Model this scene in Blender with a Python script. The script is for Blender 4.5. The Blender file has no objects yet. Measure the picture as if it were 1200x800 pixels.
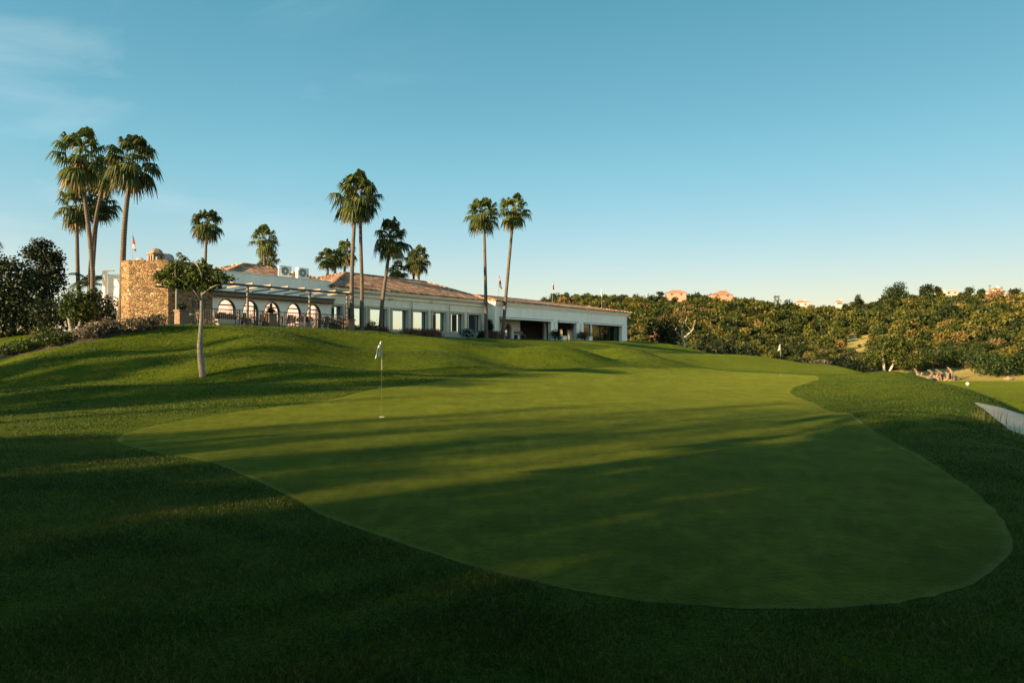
import bpy, bmesh, math, random
import numpy as np
from mathutils import Vector, Matrix
R_ = math.radians
rng = np.random.default_rng(7)
random.seed(7)
scene = bpy.context.scene
COL = scene.collection

# ------------------------------------------------------------------ frame of the place
F = 800.0; HY = 408.0; CAMZ = 2.0           # focal length in photo pixels, horizon row, eye height
TH = math.atan(0.72)
U = np.array([math.sin(TH), math.cos(TH)])   # along the clubhouse front
N = np.array([math.cos(TH), -math.sin(TH)])  # out of the clubhouse front
A = np.array([-14.4, 54.4])
SUN_EL = R_(12)
SD = np.array([-0.825, -0.566]); SD = SD/np.linalg.norm(SD)   # horizontal direction towards the sun
PN = np.array([SD[1], -SD[0]])                                  # across the light, to the left-ahead side

def P2(px, d): return np.array([(px-600.0)/F*d, d])
def PZ(py, d): return CAMZ + (HY-py)*d/F
def s_px(px, o):
    k = (px-600.0)/F; b = A + o*N
    return (k*b[1]-b[0])/(U[0]-k*U[1])
def d_px(px, o): return (A + o*N + s_px(px, o)*U)[1]
def z_px(px, py, o): return PZ(py, d_px(px, o))

def sm(t):
    t = np.clip(t, 0, 1); return t*t*(3-2*t)
_to = np.arange(-20, 80, 0.25)
_tz = np.interp(_to, [-20, 6.3, 9, 12, 17, 22, 29, 35, 80], [3.15, 3.15, 2.8, 2.0, 0.95, 0.45, 0.05, 0, 0])
_k = np.exp(-0.5*(np.arange(-12, 13)/4.0)**2); _k /= _k.sum()
_tz = np.convolve(np.pad(_tz, 12, mode='edge'), _k, mode='valid')
BUMPS = [(-25, 36, 7, 2.6, .85, .3), (-11, 30.5, 9, 1.7, .42, .12), (-16, 25, 8, 1.6, .30, .2), (-4.5, 44, 7, 2.4, .85, .12), (4.0, 46, 4.5, 3.0, .75, .5),
         (9.5, 57, 5, 3, .8, .5), (24.5, 72, 7, 5, .75, .5), (16, 66, 6, 2.5, .4, .4), (-18, 36, 5, 2.0, .22, .3), (18.5, 33, 4.5, 3.2, .45, .9), (-8, 37, 6, 1.8, .35, .3),
         (33.5, 47.5, 9, 2.4, .9, .1), (0, 37, 10, 2.0, .28, .2), (10.0, 19.0, 3.2, 1.4, .22, .75), (11, 50, 5, 2.2, .4, .6), (-22, 30, 7, 1.8, .35, .25), (-12.5, 35.5, 3.1, 4.2, .62, .1), (-4.0, 40, 3.1, 3.8, .62, .1), (3.0, 45, 3.0, 4.0, .58, 0), (9.5, 53.5, 3.2, 3.6, .85, 0), (-21, 33.5, 3.2, 3.0, .5, 0), (30.5, 109, 8, 4.5, 3.3, 0)]
_az = [-.6, -.15, .0, .07, .11, .15, .2, .245, .28, .34, .37, .41, .45, .48, .51, .56, .6, .65, .8, 1.0, 1.3]
_cy = [400, 395, 365, 350, 349, 351, 353, 351, 351, 355, 361, 364, 364, 359, 354, 348, 348, 349, 352, 370, 405]
def h(X, Y):
    X = np.asarray(X, float); Y = np.asarray(Y, float)
    dx = X-A[0]; dy = Y-A[1]
    o = dx*N[0]+dy*N[1]; s = dx*U[0]+dy*U[1]
    z = np.interp(o, _to, _tz)
    z = z+.16*sm((3-s)/5.0)*sm((10-o)/3.5)
    z = z-.25*sm(s/6.0)*sm((18-o)/5.0)
    z = z*(1-sm((-s-12)/18.0))*(1-sm((s-47)/16.0))
    xe = np.interp(Y, [-20, 0, 8, 14, 16.3, 18.6, 20.5, 25, 36, 55, 80, 110], [12, 10.2, 9.3, 9.9, 10.6, 11.6, 12.6, 15.7, 22.8, 28, 37, 60])
    e1 = sm((X-xe+.4)/8.5)*sm((Y+15)/15.0); e2 = sm((s-48)/20.0)
    z = z - 2.35*np.maximum(e1, e2)
    for bx, by, ra, rb, am, rot in BUMPS:
        c, q = math.cos(rot), math.sin(rot)
        a = (X-bx)*c+(Y-by)*q; b = -(X-bx)*q+(Y-by)*c
        z = z + am*np.exp(-(a/ra)**2-(b/rb)**2)
    z = z + 0.035*np.sin(X*.55+Y*.21)*np.sin(Y*.47-X*.13)*sm((Y-6)/10)
    Rr = np.hypot(X, Y); az = np.arctan2(X, np.maximum(Y, 1e-3))
    Rc = 320.0
    zc = np.maximum(CAMZ + (HY-np.interp(az, _az, _cy))*Rc*np.cos(az)/F, 0)+2.2
    t = np.clip((Rr-112)/(Rc-112), 0, 1)
    hill = zc*np.power(t, 1.12)*(1-0.75*sm((Rr-Rc)/500))*(Y > 0)
    hill = hill*(1+.08*np.sin(az*47+Rr*.02)*np.sin(Rr*.045+az*9)*(t < .9)*t)
    return z + hill
def hz(x, y): return float(h(x, y))
_ys = np.concatenate([np.arange(2.5, 40, .05), np.arange(40, 140, .2), np.arange(140, 420, 1)])
def ground(px, py):
    X = (px-600)/F*_ys; zz = CAMZ+(HY-py)/F*_ys
    hit = np.nonzero(zz <= h(X, _ys))[0]
    i = hit[0] if len(hit) else len(_ys)-1
    return np.array([X[i], _ys[i], float(h(X[i], _ys[i]))])

# ------------------------------------------------------------------ object helpers
def tag(o, label=None, cat=None, group=None, kind=None):
    if label: o['label'] = label
    if cat: o['category'] = cat
    if group: o['group'] = group
    if kind: o['kind'] = kind
    return o
def empty(name, loc=(0, 0, 0), rz=0):
    o = bpy.data.objects.new(name, None); COL.objects.link(o)
    o.empty_display_size = .2
    o.location = loc; o.rotation_euler = (0, 0, rz); return o
def thing(name, label, cat, loc=(0, 0, 0), rz=0, group=None):
    return tag(empty(name, loc, rz), label, cat, group)
def link(name, me, mat, parent=None, loc=None, smooth=False):
    if mat and not me.materials: me.materials.append(mat)
    if smooth:
        me.polygons.foreach_set('use_smooth', np.ones(len(me.polygons), bool))
    o = bpy.data.objects.new(name, me); COL.objects.link(o)
    if parent: o.parent = parent
    if loc is not None: o.location = loc
    return o
def copy_tree(o, parent=None):
    c = o.copy(); COL.objects.link(c)
    if parent: c.parent = parent
    for ch in list(o.children): copy_tree(ch, c)
    return c

class MB:
    def __init__(s): s.v = []; s.f = []
    def add(s, vs, fs):
        b = len(s.v); s.v += [tuple(map(float, v)) for v in vs]; s.f += [tuple(i+b for i in f) for f in fs]
    def box(s, x0, x1, y0, y1, z0, z1):
        x0, x1 = sorted((x0, x1)); y0, y1 = sorted((y0, y1)); z0, z1 = sorted((z0, z1))
        s.add([(x0, y0, z0), (x1, y0, z0), (x1, y1, z0), (x0, y1, z0), (x0, y0, z1), (x1, y0, z1), (x1, y1, z1), (x0, y1, z1)],
              [(0, 3, 2, 1), (4, 5, 6, 7), (0, 1, 5, 4), (1, 2, 6, 5), (2, 3, 7, 6), (3, 0, 4, 7)])
    def bar(s, p, q, w, t):
        p = Vector(p); q = Vector(q); d = (q-p).normalized()
        up = Vector((0, 0, 1)) if abs(d.z) < .95 else Vector((1, 0, 0))
        a = d.cross(up).normalized()*w/2; b = a.cross(d).normalized()*t/2
        vs = [p-a-b, p+a-b, p+a+b, p-a+b, q-a-b, q+a-b, q+a+b, q-a+b]
        s.add(vs, [(0, 1, 2, 3), (7, 6, 5, 4), (0, 4, 5, 1), (1, 5, 6, 2), (2, 6, 7, 3), (3, 7, 4, 0)])
    def tube(s, pts, rad, n=8, cap=True):
        pts = [Vector(p) for p in pts]
        if not hasattr(rad, '__len__'): rad = [rad]*len(pts)
        rings = []; a = None
        for i, p in enumerate(pts):
            d = (pts[min(i+1, len(pts)-1)]-pts[max(i-1, 0)]).normalized()
            if a is None:
                a = d.orthogonal().normalized()
            a = (a-d*a.dot(d)).normalized(); b = d.cross(a)
            rings.append([p+(a*math.cos(2*math.pi*k/n)+b*math.sin(2*math.pi*k/n))*rad[i] for k in range(n)])
        vs = [v for r in rings for v in r]; fs = []
        for i in range(len(pts)-1):
            for k in range(n):
                k2 = (k+1) % n
                fs.append((i*n+k, i*n+k2, (i+1)*n+k2, (i+1)*n+k))
        if cap:
            fs.append(tuple(range(n))[::-1]); fs.append(tuple((len(pts)-1)*n+k for k in range(n)))
        s.add(vs, fs)
    def lathe(s, prof, n=16, c=(0, 0, 0)):
        vs = []; fs = []
        for r, z in prof:
            for k in range(n):
                a = 2*math.pi*k/n; vs.append((c[0]+r*math.cos(a), c[1]+r*math.sin(a), c[2]+z))
        for i in range(len(prof)-1):
            for k in range(n):
                k2 = (k+1) % n; fs.append((i*n+k, i*n+k2, (i+1)*n+k2, (i+1)*n+k))
        fs.append(tuple(range(n))[::-1]); fs.append(tuple((len(prof)-1)*n+k for k in range(n)))
        s.add(vs, fs)
    def prism(s, poly, z0, z1):
        n = len(poly)
        s.add([(x, y, z0) for x, y in poly]+[(x, y, z1) for x, y in poly],
              [tuple(range(n))[::-1], tuple(range(n, 2*n))]+[(i, (i+1) % n, n+(i+1) % n, n+i) for i in range(n)])
    def mesh(s, name, smooth=False):
        me = bpy.data.meshes.new(name); me.from_pydata(s.v, [], s.f); me.update()
        bm = bmesh.new(); bm.from_mesh(me); bmesh.ops.recalc_face_normals(bm, faces=bm.faces); bm.to_mesh(me); bm.free()
        return me
    def build(s, name, mat, parent=None, smooth=False, bevel=0, loc=None):
        o = link(name, s.mesh(name), mat, parent, loc, smooth)
        if bevel:
            m = o.modifiers.new('bevel', 'BEVEL'); m.width = bevel; m.segments = 2; m.limit_method = 'ANGLE'
        return o

def quads_mesh(name, V, tint=None):
    """V: (n,4,3) array of loose quads"""
    n = len(V); me = bpy.data.meshes.new(name)
    me.vertices.add(4*n); me.vertices.foreach_set('co', V.reshape(-1).astype(np.float32))
    me.loops.add(4*n); me.loops.foreach_set('vertex_index', np.arange(4*n, dtype=np.int32))
    me.polygons.add(n); me.polygons.foreach_set('loop_start', np.arange(0, 4*n, 4, dtype=np.int32))
    me.update(calc_edges=True)
    if tint is not None:
        at = me.attributes.new('tint', 'FLOAT', 'POINT'); at.data.foreach_set('value', np.repeat(tint, 4).astype(np.float32))
    return me
def cloud(n, lobes, size, shell=.5, g=None, flat=0.0, asp=.6):
    g = g or rng
    L = np.array(lobes, float); w = np.power(L[:, 3]*L[:, 4]*L[:, 5], .75); w /= w.sum()
    idx = g.choice(len(L), n, p=w)
    d = g.normal(size=(n, 3)); d /= np.linalg.norm(d, axis=1)[:, None]
    r = shell+(1-shell)*np.sqrt(g.random(n)); r *= 1+.16*g.normal(size=n)
    c = L[idx, :3]+d*r[:, None]*L[idx, 3:6]
    nn = g.normal(size=(n, 3))*(1-flat)+np.array([0, 0, 1.0])*flat+d*.5
    nn /= np.linalg.norm(nn, axis=1)[:, None]
    t = np.cross(nn, g.normal(size=(n, 3))); t /= np.linalg.norm(t, axis=1)[:, None]
    b = np.cross(nn, t)
    sz = size*(.6+.8*g.random(n))[:, None]
    bend = nn*sz*.18
    V = np.stack([c-t*sz*.5-bend, c-b*sz*asp*.5+bend*.3, c+t*sz*.5-bend, c+b*sz*asp*.5+bend*.3], 1)
    return V

# ------------------------------------------------------------------ materials
def nt(name):
    m = bpy.data.materials.new(name); m.use_nodes = True
    t = m.node_tree; return m, t, t.nodes['Principled BSDF']
def nd(t, kind, **kw):
    n = t.nodes.new(kind)
    for k, v in kw.items():
        if k in n.inputs.keys(): n.inputs[k].default_value = v
        else: setattr(n, k, v)
    return n
def ramp(t, fac, stops):
    r = t.nodes.new('ShaderNodeValToRGB')
    while len(r.color_ramp.elements) < len(stops): r.color_ramp.elements.new(.5)
    for e, (p, c) in zip(r.color_ramp.elements, stops):
        e.position = p; e.color = (*c, 1)
    t.links.new(fac, r.inputs[0]); return r.outputs[0]
def mapped(t, scale=(1, 1, 1), coord='Object'):
    tc = t.nodes.new('ShaderNodeTexCoord'); mp = t.nodes.new('ShaderNodeMapping'); mp.inputs['Scale'].default_value = scale
    t.links.new(tc.outputs[coord], mp.inputs[0]); return mp.outputs[0]
def noise(t, vec, scale, detail=5, rough=.6):
    n = nd(t, 'ShaderNodeTexNoise', Scale=scale, Detail=detail, Roughness=rough); t.links.new(vec, n.inputs['Vector']); return n.outputs[0]
def bump(t, bsdf, hgt, strength=.5, dist=.02, prev=None):
    b = nd(t, 'ShaderNodeBump', Strength=strength, Distance=dist); t.links.new(hgt, b.inputs['Height'])
    if prev: t.links.new(prev, b.inputs['Normal'])
    if bsdf: t.links.new(b.outputs[0], bsdf.inputs['Normal'])
    return b.outputs[0]
def math_(t, op, a, b=None):
    n = t.nodes.new('ShaderNodeMath'); n.operation = op
    for i, x in enumerate((a, b)):
        if x is None: continue
        if hasattr(x, 'links'): t.links.new(x, n.inputs[i])
        else: n.inputs[i].default_value = x
    return n.outputs[0]
def mixc(t, fac, a, b, mode='MIX'):
    n = t.nodes.new('ShaderNodeMix'); n.data_type = 'RGBA'; n.blend_type = mode
    for i, x in ((0, fac), (6, a), (7, b)):
        if hasattr(x, 'links'): t.links.new(x, n.inputs[i])
        elif i == 0: n.inputs[0].default_value = x
        else: n.inputs[i].default_value = (*x, 1)
    return n.outputs[2]
def plain(name, col, rough=.7, var=.12, sc=3.0, metal=0.0, bmp=.15, bs=25.0):
    m, t, b = nt(name); v = mapped(t)
    n1 = noise(t, v, sc, 6, .65)
    lo = tuple(c*(1-var*1.6) for c in col); hi = tuple(min(1, c*(1+var)) for c in col)
    t.links.new(ramp(t, n1, [(.3, lo), (.7, hi)]), b.inputs['Base Color'])
    if 'render' in name:
        src = b.inputs['Base Color'].links[0].from_socket
        st = ramp(t, noise(t, mapped(t, (2.2, 2.2, .18)), 1.6, 6, .7), [(.30, (.80, .78, .74)), (.58, (1, 1, 1))])
        t.links.new(mixc(t, .45, src, st, 'MULTIPLY'), b.inputs['Base Color'])
    b.inputs['Roughness'].default_value = rough; b.inputs['Metallic'].default_value = metal
    if bmp: bump(t, b, noise(t, v, bs, 4), bmp, .02)
    return m
def leafmat(name, stops, trans=.3, rough=.55):
    m, t, b = nt(name)
    at = t.nodes.new('ShaderNodeAttribute'); at.attribute_name = 'tint'
    oi = t.nodes.new('ShaderNodeObjectInfo')
    col = ramp(t, at.outputs['Fac'], stops)
    k = math_(t, 'MULTIPLY_ADD', oi.outputs['Random'], .5); t.nodes[-1].inputs[2].default_value = .75
    hs = nd(t, 'ShaderNodeHueSaturation'); t.links.new(k, hs.inputs['Value']); t.links.new(col, hs.inputs['Color'])
    t.links.new(hs.outputs[0], b.inputs['Base Color'])
    b.inputs['Roughness'].default_value = rough; b.inputs['Specular IOR Level'].default_value = .25
    tr = t.nodes.new('ShaderNodeBsdfTranslucent'); t.links.new(hs.outputs[0], tr.inputs[0])
    mx = t.nodes.new('ShaderNodeMixShader'); mx.inputs[0].default_value = trans
    t.links.new(b.outputs[0], mx.inputs[1]); t.links.new(tr.outputs[0], mx.inputs[2])
    t.links.new(mx.outputs[0], t.nodes['Material Output'].inputs[0])
    return m

M = {}
M['white'] = plain('white_render', (.87, .81, .72), .85, .05, 1.2, bmp=.1, bs=40)
M['cream'] = plain('cream_render', (.79, .70, .57), .85, .06, 1.2, bmp=.1, bs=40)
M['trim'] = plain('stone_trim', (.44, .37, .27), .8, .08, 2.5)
M['chim'] = plain('weathered_render', (.26, .19, .12), .85, .2, 5)
M['earth'] = plain('bed_soil', (.045, .034, .022), .95, .3, 2, bmp=.7, bs=8)
M['darkwood'] = plain('dark_painted_metal', (.035, .03, .026), .5, .2, 8)
M['brown'] = plain('brown_timber', (.13, .075, .045), .7, .25, 6)
M['palewood'] = plain('pale_timber', (.27, .21, .145), .7, .15, 6)
M['rail'] = plain('rail_metal', (.045, .04, .035), .45, .15, 8)
M['postmetal'] = plain('post_metal', (.12, .095, .08), .5, .15, 8)
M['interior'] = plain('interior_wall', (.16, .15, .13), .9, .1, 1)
M['interior_light'] = plain('interior_plaster', (.5, .49, .44), .9, .06, 1)
M['ac'] = plain('white_appliance', (.7, .7, .68), .5, .04, 4, bmp=0)
M['grille'] = plain('dark_grille', (.08, .08, .085), .5, .2, 10)
M['bark_pale'] = plain('pale_bark', (.20, .18, .145), .9, .3, 9, bmp=.5, bs=30)
M['bark_bare'] = plain('bare_bark', (.46, .41, .34), .9, .15, 6, bmp=.3, bs=30)
M['bark_white'] = plain('white_bark', (.42, .36, .28), .9, .25, 6, bmp=.5, bs=30)
M['bark_dark'] = plain('dark_bark', (.09, .065, .045), .9, .3, 9, bmp=.5, bs=30)
M['sky_pane'] = plain('pink_reflection_glass', (.92, .70, .67), .12, .02, 1.5, metal=1.0, bmp=.02)  # pink of the reflected sky is put into the pane's mirror colour
M['curtain'] = plain('dark_curtain', (.03, .03, .035), .9, .3, 5)
M['flagwhite'] = plain('white_cloth', (.62, .62, .60), .8, .03, 8, bmp=.05)
M['wicker'] = plain('wicker', (.11, .075, .05), .7, .3, 30, bmp=.5, bs=60)
M['table'] = plain('table_top', (.3, .27, .22), .5, .1, 5)
M['pot'] = plain('pale_planter', (.48, .44, .38), .8, .1, 6)
M['dish'] = plain('grey_dish', (.26, .27, .28), .6, .06, 3)
M['stonepot'] = plain('brown_masonry', (.17, .11, .075), .85, .3, 7, bmp=.6, bs=9)
M['rock'] = plain('pale_rock', (.27, .20, .13), .9, .25, 3, bmp=.6, bs=6)
M['deadwood'] = plain('dead_wood', (.20, .14, .09), .9, .3, 5, bmp=.6, bs=15)
M['pink_wall'] = plain('pink_render', (.46, .24, .17), .85, .08, .3)
M['pale_wall'] = plain('pale_render', (.56, .49, .38), .85, .06, .3)
M['rooftile_far'] = plain('far_roof_tile', (.42, .20, .11), .9, .2, 1.5)
M['window_far'] = plain('far_window', (.05, .05, .06), .2, .1, 1, bmp=0)
M['pole'] = plain('weathered_pole', (.07, .06, .05), .8, .2, 4)
M['yellowpole'] = plain('pin_pole', (.10, .10, .04), .5, .05, 4, bmp=0)
M['pathstone'] = plain('pale_paving', (.40, .35, .28), .9, .15, 2, bmp=.3, bs=12)
M['sandm'] = plain('bunker_sand', (.52, .40, .29), .95, .08, 1.0, bmp=.5, bs=14)

def glass_mirror():
    m, t, b = nt('solar_glass'); v = mapped(t)
    b.inputs['Base Color'].default_value = (.38, .52, .56, 1); b.inputs['Metallic'].default_value = 1.0
    b.inputs['Roughness'].default_value = .05
    bump(t, b, noise(t, v, 1.6, 2), .03, .03)
    return m
M['glass'] = glass_mirror()
def dark_glass():
    m, t, b = nt('dark_glass'); v = mapped(t)
    b.inputs['Base Color'].default_value = (.008, .01, .008, 1); b.inputs['Roughness'].default_value = .04
    bump(t, b, noise(t, v, 1.2, 2), .05, .03)
    return m
M['darkglass'] = dark_glass()
def stone():
    m, t, b = nt('rubble_stone'); v = mapped(t, (1, 1, 1.9))
    nz = nd(t, 'ShaderNodeTexNoise', Scale=3.0, Detail=2.0); t.links.new(v, nz.inputs['Vector'])
    v2 = mixc(t, .12, v, nz.outputs['Color'], 'ADD')
    vo = nd(t, 'ShaderNodeTexVoronoi', Scale=4.6); t.links.new(v2, vo.inputs['Vector'])
    ve = nd(t, 'ShaderNodeTexVoronoi', Scale=4.6, feature='DISTANCE_TO_EDGE'); t.links.new(v2, ve.inputs['Vector'])
    sep = t.nodes.new('ShaderNodeSeparateColor'); t.links.new(vo.outputs['Color'], sep.inputs[0])
    c = ramp(t, sep.outputs[0], [(0, (.10, .055, .022)), (.3, (.23, .13, .05)), (.6, (.34, .21, .085)), (.85, (.27, .165, .08)), (1, (.50, .38, .22))])
    g = ramp(t, ve.outputs[0], [(0.0, (1, 1, 1)), (.07, (0, 0, 0))])
    c2 = mixc(t, g, c, (.22, .15, .08))
    c3 = mixc(t, .5, c2, ramp(t, noise(t, v, 14, 4), [(.25, (.5, .5, .5)), (.75, (1.3, 1.3, 1.3))]), 'MULTIPLY')
    t.links.new(c3, b.inputs['Base Color']); b.inputs['Roughness'].default_value = .9
    hgt = ramp(t, ve.outputs[0], [(0, (0, 0, 0)), (.16, (1, 1, 1))])
    bump(t, b, hgt, .9, .06, bump(t, None, noise(t, v, 20, 4), .4, .03))
    return m
M['stone'] = stone()
def rooftile():
    m, t, b = nt('terracotta_tile')
    v = mapped(t)
    w = nd(t, 'ShaderNodeTexWave', Scale=1.35, Distortion=.25); w.bands_direction = 'X'; t.links.new(v, w.inputs[0])
    w2 = nd(t, 'ShaderNodeTexWave', Scale=.85, Distortion=.6, wave_profile='SAW'); w2.bands_direction = 'Y'; t.links.new(v, w2.inputs[0])
    v2 = mapped(t, (4.3, 2.9, .01))
    wn = nd(t, 'ShaderNodeTexVoronoi', Scale=1.0); t.links.new(v2, wn.inputs['Vector'])
    sep = t.nodes.new('ShaderNodeSeparateColor'); t.links.new(wn.outputs['Color'], sep.inputs[0])
    c = ramp(t, sep.outputs[0], [(0, (.12, .055, .03)), (.3, (.27, .125, .06)), (.6, (.40, .20, .10)), (.85, (.52, .32, .18)), (1, (.62, .47, .32))])
    c2 = mixc(t, .6, c, ramp(t, noise(t, v, 1.2, 5), [(.3, (.6, .58, .55)), (.7, (1.15, 1.1, 1.1))]), 'MULTIPLY')
    t.links.new(c2, b.inputs['Base Color']); b.inputs['Roughness'].default_value = .9
    bump(t, b, w.outputs['Fac'], 1.0, .07, bump(t, None, w2.outputs['Fac'], .7, .04))
    return m
M['tile'] = rooftile()
def palm_bark():
    m, t, b = nt('palm_bark'); v = mapped(t, (1, 1, 1))
    w = nd(t, 'ShaderNodeTexWave', Scale=1.6, Distortion=2.5, Detail=3.0); w.bands_direction = 'Z'; t.links.new(v, w.inputs[0])
    n1 = noise(t, mapped(t, (6, 6, 1.2)), 2.2, 6)
    c = ramp(t, n1, [(.25, (.05, .04, .028)), (.55, (.115, .09, .062)), (.8, (.19, .155, .11))])
    c2 = mixc(t, .35, c, ramp(t, w.outputs['Fac'], [(.2, (.6, .6, .6)), (.8, (1.2, 1.2, 1.2))]), 'MULTIPLY')
    t.links.new(c2, b.inputs['Base Color']); b.inputs['Roughness'].default_value = .95
    bump(t, b, w.outputs['Fac'], .5, .05, bump(t, None, noise(t, v, 18, 4), .6, .05))
    return m
M['palmbark'] = palm_bark()

def turf(name, c_dark, c_mid, c_light, fine, bstr, bdist, hill=False, edge=False, sheen=.20):
    m, t, b = nt(name); v = mapped(t)
    big = noise(t, v, .12, 4, .55); mid = noise(t, v, 1.1, 6, .6); fin = noise(t, mapped(t, (1, 1.25, 1)), fine, 3, .7)
    mix1 = math_(t, 'ADD', math_(t, 'MULTIPLY', big, .45), math_(t, 'ADD', math_(t, 'MULTIPLY', mid, .4), math_(t, 'MULTIPLY', fin, .35)))
    c = ramp(t, mix1, [(.48, c_dark), (.6, c_mid), (.74, c_light)])
    # dry flecks
    fl = ramp(t, noise(t, v, fine*.55, 2, .5), [(.66, (0, 0, 0)), (.74, (1, 1, 1))])
    c = mixc(t, .8, c, ramp(t, noise(t, v, 4.5, 5, .75), [(.36, (.45, .5, .5)), (.64, (1.45, 1.3, 1.2))]), 'MULTIPLY')
    c = mixc(t, math_(t, 'MULTIPLY', fl, .22), c, (c_light[0]*1.7, c_light[1]*1.35, c_light[2]*1.6))
    if edge:
        wv = nd(t, 'ShaderNodeTexWave', Scale=.32, Distortion=.5); wv.bands_direction = 'X'; t.links.new(mapped(t, (1, .55, 1)), wv.inputs[0])
        c = mixc(t, .16, c, ramp(t, wv.outputs['Fac'], [(.42, (.62, .68, .7)), (.58, (1.3, 1.22, 1.1))]), 'MULTIPLY')
        pm = ramp(t, noise(t, mapped(t, (1, 2.2, 1)), 5, 3, .6), [(.60, (1, 1, 1)), (.70, (.45, .5, .5))]); c = mixc(t, .8, c, pm, 'MULTIPLY')
        pt = ramp(t, noise(t, v, .55, 5, .7), [(.3, (.50, .60, .56)), (.7, (1.5, 1.26, 1.15))]); c = mixc(t, .9, c, pt, 'MULTIPLY')
        at = t.nodes.new('ShaderNodeAttribute'); at.attribute_name = 'edge'
        nn = math_(t, 'ADD', at.outputs['Fac'], math_(t, 'MULTIPLY', noise(t, v, 2.5, 3), .14))
        e = ramp(t, nn, [(.05, (1, 1, 1)), (.17, (0, 0, 0))])
        wob = ramp(t, noise(t, v, .35, 3), [(.38, (.06, .06, .06)), (.62, (.55, .55, .55))])
        e2 = mixc(t, 1.0, e, wob, 'MULTIPLY')
        c = mixc(t, e2, c, (.26, .235, .10))
    if hill:
        at = t.nodes.new('ShaderNodeAttribute'); at.attribute_name = 'hill'
        soil = ramp(t, noise(t, v, .25, 6, .65), [(.3, (.07, .055, .02)), (.5, (.29, .19, .09)), (.75, (.42, .29, .16))])
        c = mixc(t, at.outputs['Fac'], c, soil)
    t.links.new(c, b.inputs['Base Color']); b.inputs['Roughness'].default_value = .9; b.inputs['Specular IOR Level'].default_value = .05
    b.inputs['Sheen Weight'].default_value = sheen; b.inputs['Sheen Roughness'].default_value = .45; b.inputs['Sheen Tint'].default_value = (.78, .86, .06, 1)
    b1 = bump(t, None, noise(t, v, 1.4, 4), .35, .10)
    bump(t, b, noise(t, v, fine, 4, .7), bstr, bdist, b1)
    return m
M['lawn'] = turf('mown_lawn', (.012, .032, .002), (.034, .068, .004), (.074, .104, .006), 22, 1.0, .12, hill=True)
M['green'] = turf('putting_turf', (.028, .056, .006), (.049, .082, .010), (.080, .108, .014), 30, 1.0, .06, edge=True)

palmleaf = leafmat('palm_frond', [(0, (.026, .042, .010)), (.45, (.06, .082, .014)), (.8, (.12, .125, .024)), (1, (.24, .17, .07))], .25)
deadleaf = leafmat('dead_frond', [(0, (.10, .065, .03)), (1, (.24, .16, .08))], .15)
scrubleaf = leafmat('scrub_leaf', [(0, (.014, .024, .006)), (.25, (.038, .054, .009)), (.5, (.084, .090, .013)), (.7, (.155, .125, .022)), (.85, (.18, .125, .045)), (1, (.18, .10, .055))], .25)
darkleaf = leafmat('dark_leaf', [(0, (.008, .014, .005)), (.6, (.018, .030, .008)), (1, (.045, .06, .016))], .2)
freshleaf = leafmat('fresh_leaf', [(0, (.022, .042, .008)), (.6, (.05, .08, .014)), (1, (.10, .125, .025))], .3)
treeleaf = leafmat('young_leaf', [(0, (.03, .055, .010)), (.6, (.075, .11, .018)), (1, (.14, .16, .03))], .35)
silverleaf = leafmat('grey_leaf', [(0, (.05, .055, .035)), (.6, (.12, .115, .07)), (1, (.22, .19, .12))], .25)
redgrass = leafmat('red_grass_blade', [(0, (.04, .016, .015)), (.6, (.10, .045, .03)), (1, (.22, .12, .06))], .25)
drygrass = leafmat('dry_grass_blade', [(0, (.10, .09, .03)), (.6, (.24, .20, .07)), (1, (.38, .30, .12))], .3)
bladeleaf = leafmat('turf_blade', [(0, (.008, .023, .002)), (.5, (.024, .053, .004)), (.93, (.070, .100, .007)), (1, (.17, .15, .035))], .3)
whiteflower = leafmat('white_petal', [(0, (.55, .55, .5)), (1, (.8, .8, .75))], .3)
pinkflower = leafmat('mixed_petal', [(0, (.5, .22, .10)), (.5, (.55, .38, .2)), (1, (.65, .6, .5))], .3)

# ------------------------------------------------------------------ ground sheet
def graded(lo_f, hi_f, step, lo, hi, grow=1.12):
    a = list(np.arange(lo_f, hi_f+1e-6, step)); st = step
    while a[-1] < hi: st *= grow; a.append(a[-1]+st)
    st = step
    while a[0] > lo: st *= grow; a.insert(0, a[0]-st)
    return np.array(a)
gx = graded(-42, 46, .5, -2600, 2600, 1.09); gy = graded(0, 112, .5, -1600, 3200, 1.07)
GX, GY = np.meshgrid(gx, gy); GZ = h(GX, GY)
nx, ny = len(gx), len(gy)
me = bpy.data.meshes.new('ground')
me.vertices.add(nx*ny); me.vertices.foreach_set('co', np.stack([GX, GY, GZ], -1).reshape(-1).astype(np.float32))
ii = (np.arange(ny-1)[:, None]*nx+np.arange(nx-1)[None]).reshape(-1)
q = np.stack([ii, ii+1, ii+nx+1, ii+nx], 1).reshape(-1).astype(np.int32)
me.loops.add(len(q)); me.loops.foreach_set('vertex_index', q)
me.polygons.add(len(ii)); me.polygons.foreach_set('loop_start', np.arange(0, len(q), 4, dtype=np.int32))
me.update(calc_edges=True)
Rg = np.hypot(GX, GY)
at = me.attributes.new('hill', 'FLOAT', 'POINT'); at.data.foreach_set('value', (sm((Rg-108-3*np.sin(GX*.2))/6)).reshape(-1).astype(np.float32))
tag(link('ground', me, M['lawn'], smooth=True), kind='structure')

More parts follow.
